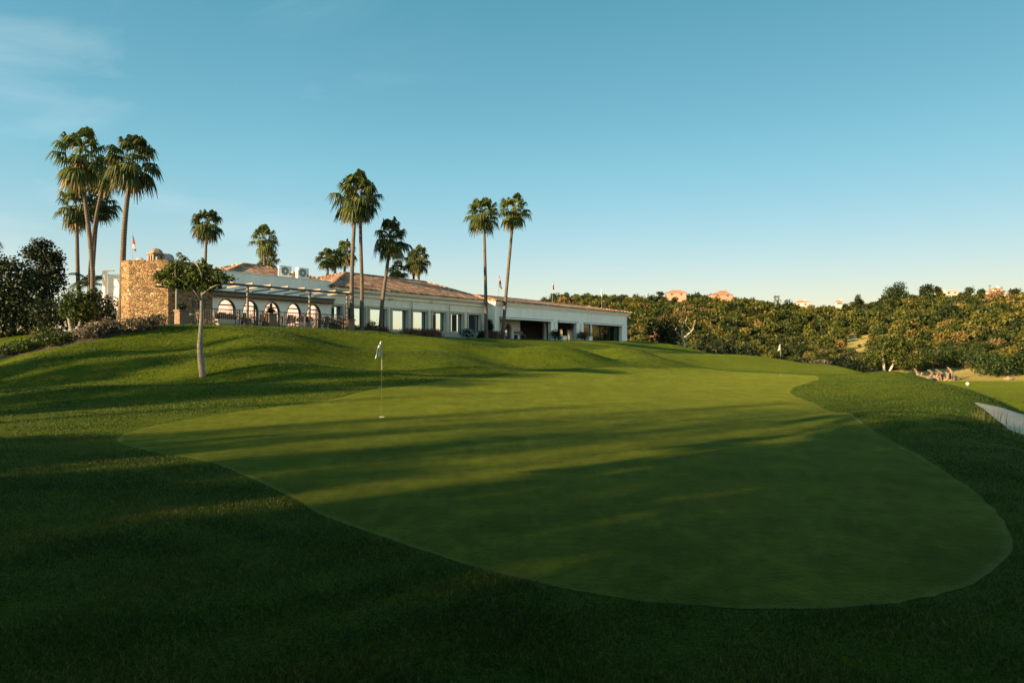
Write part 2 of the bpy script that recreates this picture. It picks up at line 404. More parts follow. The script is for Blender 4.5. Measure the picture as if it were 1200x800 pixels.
def inside(poly, X, Y):
    r = np.zeros(X.shape, bool); n = len(poly)
    for i in range(n):
        x0, y0 = poly[i]; x1, y1 = poly[(i+1) % n]
        c = ((y0 > Y) != (y1 > Y)) & (X < (x1-x0)*(Y-y0)/(y1-y0+1e-12)+x0); r ^= c
    return r
def nearest(poly, X, Y):
    bd = np.full(X.shape, 1e9); bx = np.zeros(X.shape); by = np.zeros(X.shape); n = len(poly)
    for i in range(n):
        x0, y0 = poly[i]; x1, y1 = poly[(i+1) % n]; dx, dy = x1-x0, y1-y0
        t = np.clip(((X-x0)*dx+(Y-y0)*dy)/(dx*dx+dy*dy+1e-12), 0, 1)
        qx, qy = x0+t*dx, y0+t*dy; d = np.hypot(X-qx, Y-qy); k = d < bd
        bd = np.where(k, d, bd); bx = np.where(k, qx, bx); by = np.where(k, qy, by)
    return bd, bx, by
def smooth_poly(pts, n=6):
    out = []; m = len(pts); pts = [np.array(p[:2]) for p in pts]
    for i in range(m):
        p0, p1, p2, p3 = pts[i-1], pts[i], pts[(i+1) % m], pts[(i+2) % m]
        for k in range(n):
            t = k/n
            out.append(.5*((2*p1)+(-p0+p2)*t+(2*p0-5*p1+4*p2-p3)*t*t+(-p0+3*p1-3*p2+p3)*t**3))
    return out
def patch(name, poly, step, lift, mat):
    p = np.array(poly); xs = np.arange(p[:, 0].min()-2*step, p[:, 0].max()+2*step, step); ys = np.arange(p[:, 1].min()-2*step, p[:, 1].max()+2*step, step)
    X, Y = np.meshgrid(xs, ys); ins = inside(poly, X, Y); bd, bx, by = nearest(poly, X, Y)
    X2 = np.where(ins, X, bx); Y2 = np.where(ins, Y, by)
    snap = ins & (bd < step*.35); X2 = np.where(snap, bx, X2); Y2 = np.where(snap, by, Y2)
    ed = np.where(ins & ~snap, bd, 0)
    w = len(xs); vs = np.stack([X2, Y2, h(X2, Y2)+.006+(lift-.006)*sm(ed/(2.5*step))], -1).reshape(-1, 3); use = ins.reshape(-1)
    fs = []
    idx = np.arange(len(ys)*w).reshape(len(ys), w)
    anyin = ins[:-1, :-1] | ins[1:, :-1] | ins[:-1, 1:] | ins[1:, 1:]
    for j, i in zip(*np.nonzero(anyin)):
        fs.append((int(idx[j, i]), int(idx[j, i+1]), int(idx[j+1, i+1]), int(idx[j+1, i])))
    me = bpy.data.meshes.new(name); me.from_pydata([tuple(v) for v in vs], [], fs); me.update()
    at = me.attributes.new('edge', 'FLOAT', 'POINT'); at.data.foreach_set('value', ed.reshape(-1).astype(np.float32))
    bm = bmesh.new(); bm.from_mesh(me)
    bmesh.ops.dissolve_degenerate(bm, dist=1e-4, edges=bm.edges)
    bmesh.ops.delete(bm, geom=[v for v in bm.verts if not v.link_faces], context='VERTS')
    bmesh.ops.recalc_face_normals(bm, faces=bm.faces)
    if bm.faces and sum(f.normal.z for f in bm.faces) < 0: bmesh.ops.reverse_faces(bm, faces=bm.faces)
    bm.to_mesh(me); bm.free()
    o = link(name, me, mat, smooth=True)
    co = np.empty(len(me.vertices)*3, np.float32); me.vertices.foreach_get('co', co); co = co.reshape(-1, 3)
    gxn = (h(co[:, 0]+.2, co[:, 1])-h(co[:, 0]-.2, co[:, 1]))/.4; gyn = (h(co[:, 0], co[:, 1]+.2)-h(co[:, 0], co[:, 1]-.2))/.4
    nn = np.stack([-gxn, -gyn, np.ones(len(co))], 1); nn /= np.linalg.norm(nn, axis=1)[:, None]
    me.normals_split_custom_set_from_vertices([tuple(map(float, v)) for v in nn])
    return tag(o, kind='structure')

GREEN_PX = [(139, 518), (157, 505), (215, 493), (300, 480), (390, 468), (450, 455), (520, 446), (600, 439), (680, 433.5), (760, 431.8), (850, 434.5), (925, 438.5), (958, 442.5),
            (948, 448), (925, 459), (955, 474), (1020, 503), (1072, 532), (1120, 562), (1151, 585), (1177, 616), (1183, 645), (1148, 679), (1072, 703), (936, 714), (757, 705),
            (600, 676), (504, 648), (388, 608), (325, 574), (252, 543), (185, 530)]
BUNK_PX = [(1141, 471.5), (1153, 473.5), (1166, 476), (1186, 481.5), (1205, 487), (1230, 494), (1230, 520), (1206, 510), (1192, 505), (1180, 499), (1168, 489.5), (1155, 480)]
GREEN = smooth_poly([ground(*p) for p in GREEN_PX], 5)
_g = np.random.default_rng(9)
def offset(poly, d, jit=0.0):
    p = np.array(poly); t = np.roll(p, -1, 0)-np.roll(p, 1, 0); t /= np.linalg.norm(t, axis=1)[:, None]+1e-9
    n = np.stack([t[:, 1], -t[:, 0]], 1); ar = .5*np.sum(p[:, 0]*np.roll(p[:, 1], -1)-np.roll(p[:, 0], -1)*p[:, 1])
    n *= 1 if ar > 0 else -1
    return [tuple(q) for q in p+n*(d+_g.normal(0, jit, len(p)))[:, None]] if jit else [tuple(q) for q in p+n*d]
GREEN = offset(GREEN, 0, .011)
FRINGE = GREEN
patch('putting_green', GREEN, .26, .018, M['green'])
BUNK = smooth_poly([ground(*q_)[:2] for q_ in ((1141, 471.5), (1153, 473.5), (1166, 476), (1186, 481.5), (1205, 487), (1230, 494), (1262, 505))]+[np.array(q_) for q_ in ((31, 32.5), (29.5, 27.5), (24.5, 23.5), (20, 22))]
                   +[ground(*q_)[:2] for q_ in ((1192, 507), (1179, 500), (1166, 490.5), (1153, 480))], 4)
patch('sand_bunker', BUNK, .5, .03, M['sandm'])
bed = [ground(*q_)[:2] for q_ in ((-40, 426), (0, 420.5), (35, 414), (70, 407), (105, 400.5), (140, 392.5), (180, 386.5))]
bed += [tuple(np.array(C_)+np.array(dv)) for C_, dv in ((bed[-1], (.4, 1.5)), (bed[-2], (-1, 4.0)), (bed[-3], (-3, 8)), (bed[-5], (-5, 16)), (bed[0], (-6, 22)))]
patch('flower_bed', bed, .5, .03, M['earth'])
# paved strip along the hall front
def loc2w(s, o): return A+s*U+o*N
PATH = [loc2w(3.5, 2.5), loc2w(12, 2.4), loc2w(20, 3.2), loc2w(34, 3.3), loc2w(34, 4.0), loc2w(20, 3.9), loc2w(12, 3.3), loc2w(3.5, 3.5)]
patch('path', PATH, .3, .03, M['pathstone'])

# short turf blades near the eye
def turf_blades():
    g = np.random.default_rng(3)
    n = 520000
    az = g.uniform(-.72, .72, n); r = 3.4+12.5*g.random(n)**1.25
    X = r*np.sin(az); Y = r*np.cos(az)
    bd, _, _ = nearest(FRINGE, X, Y); ins = inside(FRINGE, X, Y)
    clump = np.sin(X*2.3+np.sin(Y*1.7)*2)*np.sin(Y*2.9+np.sin(X*2.1))*.5+.5
    keep = (~ins) & (bd > .015) & (g.random(n) < (.45+.55*clump)*np.clip((16.2-r)/5, 0, 1))
    X, Y, r, clump = X[keep], Y[keep], r[keep], clump[keep]; n = len(X)
    z = h(X, Y)
    hh = (.016+.022*g.random(n))*(.8+.5*clump); a = g.uniform(0, 2*math.pi, n); w = .0022+.0022*r/8
    lean = g.normal(0, .55, (n, 2))*hh[:, None]
    base = np.stack([X, Y, z-.004], 1); side = np.stack([np.cos(a)*w, np.sin(a)*w, np.zeros(n)], 1)
    tip = base+np.stack([lean[:, 0], lean[:, 1], hh], 1); mid = base+np.stack([lean[:, 0]*.35, lean[:, 1]*.35, hh*.6], 1)
    V = np.stack([base-side, base+side, tip+side*.15, tip-side*.15], 1)
    pat = np.sin(X*.9+np.sin(Y*.7)*1.7)*np.sin(Y*1.6+np.sin(X*.8)*1.3)
    tint = np.clip(g.random(n)*.6+.15*clump+.28*pat+.1, 0, .97); tint[g.random(n) < .08*(1+pat)] = 1.0
    tag(link('grass', quads_mesh('grass', V, tint), bladeleaf), kind='stuff')
turf_blades()
def rough_blades():
    g = np.random.default_rng(4); n = 520000
    az = g.uniform(-.70, .70, n); rr = 12+46*g.random(n)**1.3
    X = rr*np.sin(az); Y = rr*np.cos(az)
    bd, _, _ = nearest(FRINGE, X, Y); ins = inside(FRINGE, X, Y); bk = inside(BUNK, X, Y)
    dx = X-A[0]; dy = Y-A[1]; o = dx*N[0]+dy*N[1]; s = dx*U[0]+dy*U[1]
    clump = np.clip(.5+.5*np.sin(X*1.3+np.sin(Y*.9)*2)*np.sin(Y*1.7+np.sin(X*1.1)), 0, 1)
    keep = (~ins) & (~bk) & (bd > .1) & (o > 5.6) & (s > -42) & (g.random(n) < (.35+.65*clump)*np.clip((rr-11)/4, 0, 1))
    X, Y, rr, clump = X[keep], Y[keep], rr[keep], clump[keep]; n = len(X); z = h(X, Y)
    hh = (.016+.02*g.random(n))*(.7+.5*clump)*np.clip(rr/22, .7, 1.2); a = g.uniform(0, 6.28, n); w = .006+.010*rr/25
    lean = g.normal(0, .5, (n, 2))*hh[:, None]
    base = np.stack([X, Y, z-.006], 1); side = np.stack([np.cos(a)*w, np.sin(a)*w, np.zeros(n)], 1); tip = base+np.stack([lean[:, 0], lean[:, 1], hh], 1)
    tint = np.clip(.45+g.normal(0, .13, n)+.22*clump, 0, .9); tint[g.random(n) < .006] = 1.0
    tag(link('rough_grass', quads_mesh('rough_grass', np.stack([base-side, base+side, tip+side*.3, tip-side*.3], 1), tint), bladeleaf), kind='stuff')
rough_blades()

# ------------------------------------------------------------------ scrub on the hill
def bush_template(seed, n=300, size=.30):
    g = np.random.default_rng(seed); lobes = []
    for k in range(g.integers(6, 10)):
        a = g.uniform(0, 6.28); rr = g.uniform(.1, .62); r = g.uniform(.32, .55)
        lobes.append((math.cos(a)*rr, math.sin(a)*rr, .3+g.uniform(0, .6), r, r, r*.85))
    V = cloud(n, lobes, size, .45, g); V[..., 2] = np.maximum(V[..., 2], -.1); return V
TEMPL = [bush_template(100+i, 760, .15) for i in range(10)]
TEMPL_FAR = [bush_template(100+i, 250, .27) for i in range(10)]
def in_gap(px, py):
    return (((px-1003)/19)**2+((py-405)/18)**2 < 1) or (((px-991)/10)**2+((py-420)/11)**2 < 1) or (795 < px < 809 and py > 400) or (((px-940)/9)**2+((py-437)/5)**2 < 1) or (((px-1146)/8)**2+((py-424)/9)**2 < 1) \
        or (((px-1172)/9)**2+((py-433)/6)**2 < 1) or (((px-834)/26)**2+((py-416)/6)**2 < 1)
HOUSES = [(hx, hw, hd*math.hypot(1, (hx-600)/F)) for hx, hw, hd in ((793, 22, 300), (847, 24, 300), (940, 14, 295), (984, 6, 285), (1116, 15, 275), (1119, 7, 262), (1166, 42, 262), (1170, 20, 282))]
spots = []
g = np.random.default_rng(11)
for k in range(9500):
    az = g.uniform(.02, .70); r = 110+235*g.random()**1.25
    x, y = r*math.sin(az), r*math.cos(az); z = hz(x, y)
    size = g.choice([.9, 1.4, 2.0, 2.9], p=[.30, .34, .25, .11])*(.8+.4*g.random())
    if r > 300: size *= .8
    size *= min(1.0, .58+.42*(r-112)/110)
    px = 600+F*x/y; py = HY-(z+size*.4-CAMZ)*F/y
    if in_gap(px, py) and g.random() < .93: continue
    if any(abs(px-hx) < hw/2+1 and rh-(32 if hx > 1100 else 8) < r < rh+12 for hx, hw, rh in HOUSES): continue
    if r < 114 or (r < 121 and px > 1010) or (r < 126 and px > 1085): continue
    if px > 1140 and r < 132: continue
    spots.append((r, x, y, z, size, px))
spots.sort()
# thin out crowding
grid = {}; keep = []
for sp in spots:
    cs = 1.7 if sp[0] < 160 else 2.4; c = (int(sp[1]//cs), int(sp[2]//cs), cs)
    if grid.get(c, 0) >= 1 and g.random() < .7: continue
    grid[c] = grid.get(c, 0)+1; keep.append(sp)
spots = keep
KINDS = [(.10, 'dark green'), (.36, 'olive green'), (.56, 'yellow green'), (.80, 'dry tan')]
bush_mesh = {}
nind = 0
big, tints = [], []
for i, (r, x, y, z, size, px) in enumerate(spots):
    nse = math.sin(x*.07+1)*math.cos(y*.06)+.6*math.sin(x*.17+y*.11)
    pr = np.array([.32+.16*nse, .42, .22, max(.02, .05+.30*max(0, -nse-.35))]); pr = np.clip(pr, .02, 1); pr /= pr.sum()
    kd = int(g.choice(4, p=pr))
    if kd == 3 and 893 < px < 937: kd = 0
    if kd == 3 and g.random() < .25: base = .93
    else: base = KINDS[kd][0]
    ti = int(g.integers(len(TEMPL))); rot = g.uniform(0, 6.28); sx = size; szz = size*(.75+.4*g.random())
    if r < 150 and 740 < px < 1205 and nind < 110:
        key = (ti, kd)
        if key not in bush_mesh:
            tt = np.clip(KINDS[kd][0]+g.normal(0, .09, len(TEMPL[ti])), 0, 1)
            me = quads_mesh('shrub', TEMPL[ti], tt); me.materials.append(scrubleaf); bush_mesh[key] = me
        o = bpy.data.objects.new('shrub', bush_mesh[key]); COL.objects.link(o)
        o.location = (x, y, z); o.rotation_euler = (0, 0, rot); o.scale = (sx, sx, szz)
        tag(o, KINDS[kd][1]+' wild shrub in the thicket along the lower slope of the hill', 'shrub', KINDS[kd][1]+' shrubs on the lower slope')
        nind += 1
    else:
        c, q_ = math.cos(rot), math.sin(rot)
        V = (TEMPL if r < 155 else TEMPL_FAR)[ti].copy(); vx = V[..., 0]*c-V[..., 1]*q_; vy = V[..., 0]*q_+V[..., 1]*c
        V[..., 0] = vx*sx+x; V[..., 1] = vy*sx+y; V[..., 2] = V[..., 2]*szz+z
        big.append(V); tints.append(np.clip(base+g.normal(0, .08, len(V))+g.normal(0, .05), 0, 1))
tag(link('hillside_scrub', quads_mesh('hillside_scrub', np.concatenate(big), np.concatenate(tints)), scrubleaf), kind='stuff')

# ------------------------------------------------------------------ woods behind and left of the eye (they shade the near turf)
def woods():
    g = np.random.default_rng(21); V = []; T = []
    trunks = MB()
    def wt(a, p, hgt, wd, dens=900, leaf=.8):
        c = -(-SD)*0; xy = SD*a*-1*-1 + PN*p
        x, y = SD[0]*a+PN[0]*p, SD[1]*a+PN[1]*p
        z = hz(x, y)
        lobes = []
        for k in range(9):
            aa = g.uniform(0, 6.28); rr = g.uniform(0, .65)*wd
            lobes.append((x+math.cos(aa)*rr, y+math.sin(aa)*rr, z+hgt*g.uniform(.35, .88), wd*.5, wd*.5, hgt*.16))
        if dens < 400: dens, leaf = int(dens*3.6), .30
        V.append(cloud(dens, lobes, leaf, .3, g)); T.append(np.clip(g.normal(.4, .2, len(V[-1])), 0, 1))
        trunks.tube([(x, y, z-.2), (x+.1, y, z+hgt*.3), (x, y+.2, z+hgt*.75)], [.28, .2, .08], 7)
        trunks.f = trunks.f
    global WOODS
    for a, p, hgt, wd, de in WOODS: wt(a, p, hgt, wd, de)
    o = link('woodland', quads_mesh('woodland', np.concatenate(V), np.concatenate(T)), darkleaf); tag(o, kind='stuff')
    t = trunks.build('woodland_trunks', M['bark_dark'], o, smooth=True)
WOODS = []
g = np.random.default_rng(5)
for p in np.arange(-35.5, 5.0, 3.4):                 # dense belt, near turf in full shade
    WOODS.append((float(g.uniform(24, 30)), float(p), float(g.uniform(13, 16)), 3.2, 1500))
    WOODS.append((float(g.uniform(36, 44)), float(p+1.5), float(g.uniform(14, 18)), 3.6, 1500))
for p in np.arange(6.5, 18.5, 1.9):                 # lower dense trees: shade only the near left turf
    WOODS.append((38+float(g.uniform(0, 4)), float(p), 9.3+float(g.uniform(-.6, .5)), 1.7, 900))
for a, p, hh, w, de in [(40, 5.2, 15, 2.0, 399), (50, 6.6, 17, 2.0, 330), (46, 8.4, 16, 2.0, 250), (52, 10.6, 17.5, 1.9, 250), (60, 12.6, 18.5, 1.7, 215), (56, 14.4, 18, 1.6, 230), (64, 16.4, 19.5, 1.4, 260), (70, 11.4, 20, 1.6, 130), (72, 17.6, 20, 1.0, 180), (66, 15.2, 19, 1.1, 110),
                        (54, 26.4, 17, 1.6, 520), (50, 28.8, 16, 1.4, 420), (60, 30.4, 18, .8, 200), (58, 34.2, 17, 1.5, 480), (50, 36.6, 15.5, 1.5, 420), (62, 38.8, 17, 1.2, 300), (66, 41.8, 17, 1.4, 420), (64, 23.0, 18, .5, 110),
                        (20, 68, 9, 3.0, 1000), (12, 71, 9, 3.0, 900), (30, 74, 12, 3.0, 1000)]:
    WOODS.append((a, p, hh, w, de))
for x_, y_, hh, w_, de in [(-9, -5, 15, 4.5, 1800), (-2, -7, 17, 5, 2200), (6, -6, 16, 4.8, 2000), (13, -8, 15, 4.5, 1600), (-16, -3, 15, 4.5, 1500), (-5, -13, 18, 5, 1800), (4, -14, 18, 5, 1800), (20, -10, 15, 4.5, 1400)]:  # unseen canopies added close behind the eye to darken the foreground
    v_ = np.array([x_, y_]); WOODS.append((float(v_@SD), float(v_@PN), hh, w_, de))
woods()

# ------------------------------------------------------------------ clubhouse
CH = thing('clubhouse', 'long white clubhouse with tiled roofs, arched windows and a stone tower on the rise', 'building', (A[0], A[1], 0), math.atan2(U[1], U[0]))
def Lw(p):   # world xy -> local (s, y=-o)
    d = np.array(p[:2])-A; return (float(d@U), float(-(d@N)))
Z0 = 2.4
# --- arcade wing (left)
sl = s_px(243, 0); ZT = 7.27; ZB = 5.35
arch_px = [(254.5, 276.5), (284, 303), (309, 328.5), (336, 353), (359, 376.5)]
arch = [(s_px(a, 0), s_px(b, 0)) for a, b in arch_px]
w = MB()
zs, TH_W = 4.55, .45     # springing height
def archwall(w, xa, xb, arches, z0, ztop, y0, y1):
    cur = xa
    for (a, b) in arches:
        w.box(cur, a, y0, y1, z0, ztop); cur = b
        c = (a+b)/2; r = (b-a)/2; k = 14; hh = 5.42-zs
        pts = [(c-r*math.cos(math.pi*i/k), zs+hh*math.sin(math.pi*i/k)) for i in range(k+1)]
        for i in range(k):
            (xa_, za_), (xb_, zb_) = pts[i], pts[i+1]
            w.add([(xa_, y0, za_), (xb_, y0, zb_), (xb_, y0, ztop), (xa_, y0, ztop), (xa_, y1, za_), (xb_, y1, zb_), (xb_, y1, ztop), (xa_, y1, ztop)],
                  [(0, 1, 2, 3), (5, 4, 7, 6), (0, 4, 5, 1), (3, 2, 6, 7)])
    w.box(cur, xb, y0, y1, z0, ztop)
archwall(w, sl, -.002, arch, Z0, 5.52, 0, TH_W)
w.box(sl, -.002, 0, TH_W, 5.521, ZT)
w.box(sl, sl+.3, TH_W, 12, Z0, ZT); w.box(-.302, -.002, TH_W, 12, Z0, ZT)
w.box(sl+.3, -.302, 11.7, 12, Z0, ZT); w.box(sl+.3, -.302, TH_W, 11.7, 6.6, 6.75)
w.build('arcade_wall', M['white'], CH)
c = MB(); c.box(sl-.1, -.05, -.42, -.003, 5.62, 5.87); c.build('ledge', M['palewood'], CH)
c = MB(); c.box(sl-.1, -.05, -.36, -.003, 5.50, 5.618); c.build('ledge_beam', M['brown'], CH)
c = MB(); c.box(sl+.02, -.03, -.05, .5, ZT+.002, ZT+.07); c.build('parapet_coping', M['white'], CH)
for i, (a, b) in enumerate(arch):
    cx = (a+b)/2; r = (b-a)/2; hh = 5.42-zs
    fr = MB(); k = 14
    for j in range(k):
        t0, t1 = math.pi*j/k, math.pi*(j+1)/k
        def pt(t, q, y): return (cx-(r-q)*math.cos(t), y, zs+(hh-q)*math.sin(t))
        vs = [pt(t0, .004, .03), pt(t1, .004, .03), pt(t1, .08, .03), pt(t0, .08, .03), pt(t0, .004, .17), pt(t1, .004, .17), pt(t1, .08, .17), pt(t0, .08, .17)]
        fr.add(vs, [(0, 1, 2, 3), (5, 4, 7, 6), (0, 4, 5, 1), (3, 2, 6, 7)])
    fr.box(a+.004, a+.05, .03, .17, 3.2, zs); fr.box(b-.08, b-.004, .03, .17, 3.2, zs)
    fo = fr.build('arched_window', M['darkwood'], CH)
    pn = MB(); pts = [(a+.05, 3.2), (b-.05, 3.2)]+[(cx+(r-.05)*math.cos(math.pi*j/k), zs+(hh-.05)*math.sin(math.pi*j/k)) for j in range(k+1)]
    pn.add([(x, .13, z) for x, z in pts]+[(x, .155, z) for x, z in pts], [tuple(range(len(pts))), tuple(range(len(pts), 2*len(pts)))[::-1]])
    pn.build('sky_pane', M['sky_pane'], fo)
    tb = MB(); tb.box(a+.11, b-.11, (.05), .125, 4.95, 5.03)
    if i == 2: tb.box(cx-.06, cx+.06, .055, .124, 3.2, 5.3)
    if i == 1: tb.box(cx+.35, cx+.41, .055, .124, 3.2, 5.1)
    tb.build('glazing_bar', M['darkwood'], fo)
wl = MB(); sx_ = s_px(278.5, 0); wl.box(sx_-.06, sx_+.06, -.14, -.003, 4.35, 4.55); wl.build('wall_light', M['darkwood'], CH)
# --- stone tower
C1 = Lw((-21.75, 43.15)); C0 = Lw((-24.25, 43.15)); Cm = Lw((-25.35, 44.5))
tw = MB(); ext = [C1, C0, Lw((-24.95, 43.55)), Cm, Lw((-24.6, 48.2)), (sl-.005, C1[1]+5.2), (sl-.005, C1[1])]
tw.prism(ext[::-1], Z0-.4, 7.52)
TW = tw.build('stone_tower', M['stone'], CH); TW['label'] = 'sunlit rubble stone tower'
cp = MB(); ctr = np.mean(np.array(ext), 0)
cp.prism([tuple(ctr+(np.array(p)-ctr)*1.012) for p in ext][::-1], 7.523, 7.58); cp.build('tower_coping', M['stone'], TW)
# tower openings on the shaded side
for a, b in ((225, 228), (232, 240)):
    o_ = -C1[1]
    win = MB(); win.box(s_px(a, o_), s_px(b, o_), C1[1]-.04, C1[1]+.1, 4.55, 5.2); win.build('window', M['darkwood'], TW)
# chimney with a tiled cap
cc = Lw(P2(182.5, 46)); zb = 7.6
ch = MB(); ch.prism([(cc[0]+x*.38, cc[1]+y*.38) for x, y in ((-1, -1), (1, -1), (1, 1), (-1, 1))], zb-.1, zb+.28)
for dx in (-.31, 0, .31):
    for dy in (-.31, 0, .31):
        if dx == 0 and dy == 0: continue
        ch.box(cc[0]+dx-.075, cc[0]+dx+.075, cc[1]+dy-.075, cc[1]+dy+.075, zb+.281, zb+.62)
ch.box(cc[0]-.36, cc[0]+.36, cc[1]-.36, cc[1]+.36, zb+.621, zb+.70)
CHM = ch.build('chimney', M['chim'], CH)
cr = MB(); cr.box(cc[0]-.47, cc[0]+.47, cc[1]-.47, cc[1]+.47, zb+.702, zb+.78)
cr.lathe([(.46, .782), (.42, .88), (.33, 1.0), (.2, 1.09), (.08, 1.13)], 8, (cc[0], cc[1], zb)); cr.build('chimney_cap', M['chim'], CHM)
# --- annex wall on the far left, in the sun
an = MB(); p0, p1 = P2(122.5, 52.0), P2(152, 52.0)
an.prism([Lw(p0), Lw(p1), Lw(p1+np.array([1.5, 6])), Lw(p0+np.array([1.5, 7]))], 2.2, PZ(321.5, 52)); an.build('annex_wall', M['white'], CH)
an = MB(); p0, p1 = P2(119.3, 51.7), P2(123.5, 51.7)
an.prism([Lw(p0), Lw(p1), Lw(p1+np.array([.03, .295])), Lw(p0+np.array([.03, .295]))], 2.2, PZ(317, 51.7)); an.build('annex_pillar', M['white'], CH)
# --- rear block hip roof over the arcade wing
def hip(name, x0, x1, y0, y1, ze, zr, r0, r1, mat, par, th=.12, ym=None):
    ym = (y0+y1)/2 if ym is None else ym; m = MB()
    vs = [(x0, y0, ze), (x1, y0, ze), (x1, y1, ze), (x0, y1, ze), (r0, ym, zr), (r1, ym, zr)]
    m.add(vs, [(0, 1, 5, 4), (1, 2, 5), (2, 3, 4, 5), (3, 0, 4)]); m.add([(x, y, z-th) for x, y, z in vs[:4]], [(0, 1, 2, 3)])
    m.add([*vs[:4], *[(x, y, z-th) for x, y, z in vs[:4]]], [(0, 1, 5, 4), (1, 2, 6, 5), (2, 3, 7, 6), (3, 0, 4, 7)])
    o = m.build(name, mat, par)
    rd = MB()
    rd.tube([vs[4], vs[5]], .11, 8)
    for a, b in ((0, 4), (3, 4), (1, 5), (2, 5)): rd.tube([vs[a], vs[b]], .10, 8)
    rd.build('ridge_tiles', mat, o)
    return o
hip('tile_roof', -6.7, 5.0, 4.2, 15, 7.68, 9.25, -1.6, 0.4, M['tile'], CH)
w = MB(); w.box(-6.4, 4.7, 4.5, 11.6, 7.28, 7.555); w.build('rear_block_wall', M['white'], CH)
# --- hall (middle)
HO = .25          # local y of the hall front
sR0 = s_px(580, 1.3); HS1 = sR0+.3
win_px = [(387.5, 400.5), (407, 427.5), (433, 452.8), (459.5, 477.6), (483.5, 500.3), (506.5, 522), (527.8, 542.7), (548.8, 562.7)]
wins = [(s_px(a, -HO), s_px(b, -HO)) for a, b in win_px]
ZW0, ZW1 = 3.58, 5.40
w = MB(); cur = .002
for a, b in wins:
    w.box(cur, a, HO, HO+.4, Z0, 6.6); w.box(a, b, HO, HO+.4, Z0, ZW0); w.box(a, b, HO, HO+.4, ZW1, 6.6); cur = b
w.box(cur, HS1, HO, HO+.4, Z0, 6.6)
w.box(.002, .3, HO+.4, 12, Z0, 6.6); w.box(HS1-.3, HS1, HO+.4, 12, Z0, 6.6); w.box(.3, HS1-.3, 11.7, 12, Z0, 6.6); w.box(.3, HS1-.3, HO+.4, 11.7, 2.9, 3.1)
w.build('hall_wall', M['cream'], CH)
c = MB(); c.box(.004, HS1, HO-.16, HO-.003, 6.28, 6.5); c.box(.004, HS1, HO-.32, HO+.3, 6.601, 6.70); c.box(.004, HS1, HO-.48, HO+.3, 6.702, 6.86); c.build('cornice', M['cream'], CH)
hip('tile_roof', -.25, HS1+.2, HO-.55, 12.4, 6.985, 9.0, 6.6, 17.4, M['tile'], CH)
for i, (a, b) in enumerate(wins):
    f = MB(); t_ = .2
    f.box(a-t_, a-.003, HO-.09, HO-.003, ZW0-.15, ZW1+t_); f.box(b+.003, b+t_, HO-.09, HO-.003, ZW0-.15, ZW1+t_); f.box(a-.001, b+.001, HO-.088, HO-.003, ZW1+.003, ZW1+t_-.002)
    f.box(a-t_-.05, b+t_+.05, HO-.16, HO-.092, ZW0-.16, ZW0-.05)
    fo = f.build('window', M['trim'], CH)
    p = MB(); p.box(a+.06, b-.06, HO+.30, HO+.33, ZW0+.06, ZW1-.06); po = p.build('pane', M['glass'], fo)
    fr = MB(); fr.box(a, a+.06, HO+.26, HO+.38, ZW0, ZW1); fr.box(b-.06, b, HO+.26, HO+.38, ZW0, ZW1); fr.box(a+.06, b-.06, HO+.26, HO+.38, ZW0, ZW0+.06); fr.box(a+.06, b-.06, HO+.26, HO+.38, ZW1-.06, ZW1)
    fr.build('frame', M['darkwood'], fo)
    if i in (0, 1, 6, 7):      # open casement with a dark curtain behind
        cu = MB(); u0 = {0: .12, 1: .1, 6: .38, 7: .3}[i]; wd = {0: .34, 1: .22, 6: .30, 7: .42}[i]
        L_ = b-a; nfold = 10; x0c = a+.06+L_*u0*.8
        for k in range(nfold):
            xx = x0c+L_*wd*k/nfold; dz = .02*(k % 2)
            cu.box(xx, xx+L_*wd/nfold-.001, HO+.22+dz, HO+.25+dz, ZW0+.08, ZW1-.08)
        cu.build('curtain', M['curtain'], fo)
for px, py in ((456.5, 350), (504, 353.5)):
    l = MB(); sx_ = s_px(px, -HO); zz = z_px(px, py, -HO); l.box(sx_-.25, sx_+.25, HO-.18, HO-.003, zz-.05, zz+.05); l.box(sx_-.08, sx_+.08, HO-.12, HO-.003, zz-.14, zz-.051); l.build('wall_light', M['trim'], CH)
for px in (480.6+.5, 525.0):
    dp_ = MB(); sx_ = s_px(px, -HO); dp_.tube([(sx_, HO-.20, 6.27), (sx_, HO-.20, 3.3)], .045, 8); dp_.build('downpipe', M['trim'], CH)
sk = MB(); sk.box(2.6, HS1-.1, HO-.25, HO-.003, Z0, 3.28); sk.build('plinth', M['trim'], CH)
# --- pavilion (right)
RO = -1.3; sR1 = s_px(734.8, 1.3); ZC = 6.35
op_px = [(585.5, 645.8), (653.6, 675.8), (684, 729)]
ops = [(s_px(a, 1.3), s_px(b, 1.3)) for a, b in op_px]
ztops = [5.15, 5.12, 5.10]
w = MB(); cur = sR0
for (a, b), zt in zip(ops, ztops):
    if cur == sR0: w.box(cur, a, RO, RO+.45, Z0, ZC)
    else:
        m1, m2 = cur+(a-cur)*.30, cur+(a-cur)*.62
        w.box(cur, m1, RO, RO+.4, Z0, 5.0); w.box(m2, a, RO, RO+.4, Z0, 5.0); w.box(m1, m2, RO+.12, RO+.4, Z0, 5.0); w.box(cur, a, RO, RO+.45, 5.001, ZC)
    w.box(a, b, RO, RO+.45, zt, ZC); cur = b
w.box(cur, sR1, RO, RO+.45, Z0, ZC)
w.box(sR0, sR0+.35, RO+.45, 8.0, Z0, ZC); w.box(sR1-.35, sR1, RO+.45, 1.2, Z0, ZC); w.box(sR1-.35, sR1, 5.5, 8.0, Z0, ZC); w.box(sR1-.35, sR1, 1.2, 5.5, 5.2, ZC)
w.build('pavilion_wall', M['white'], CH)
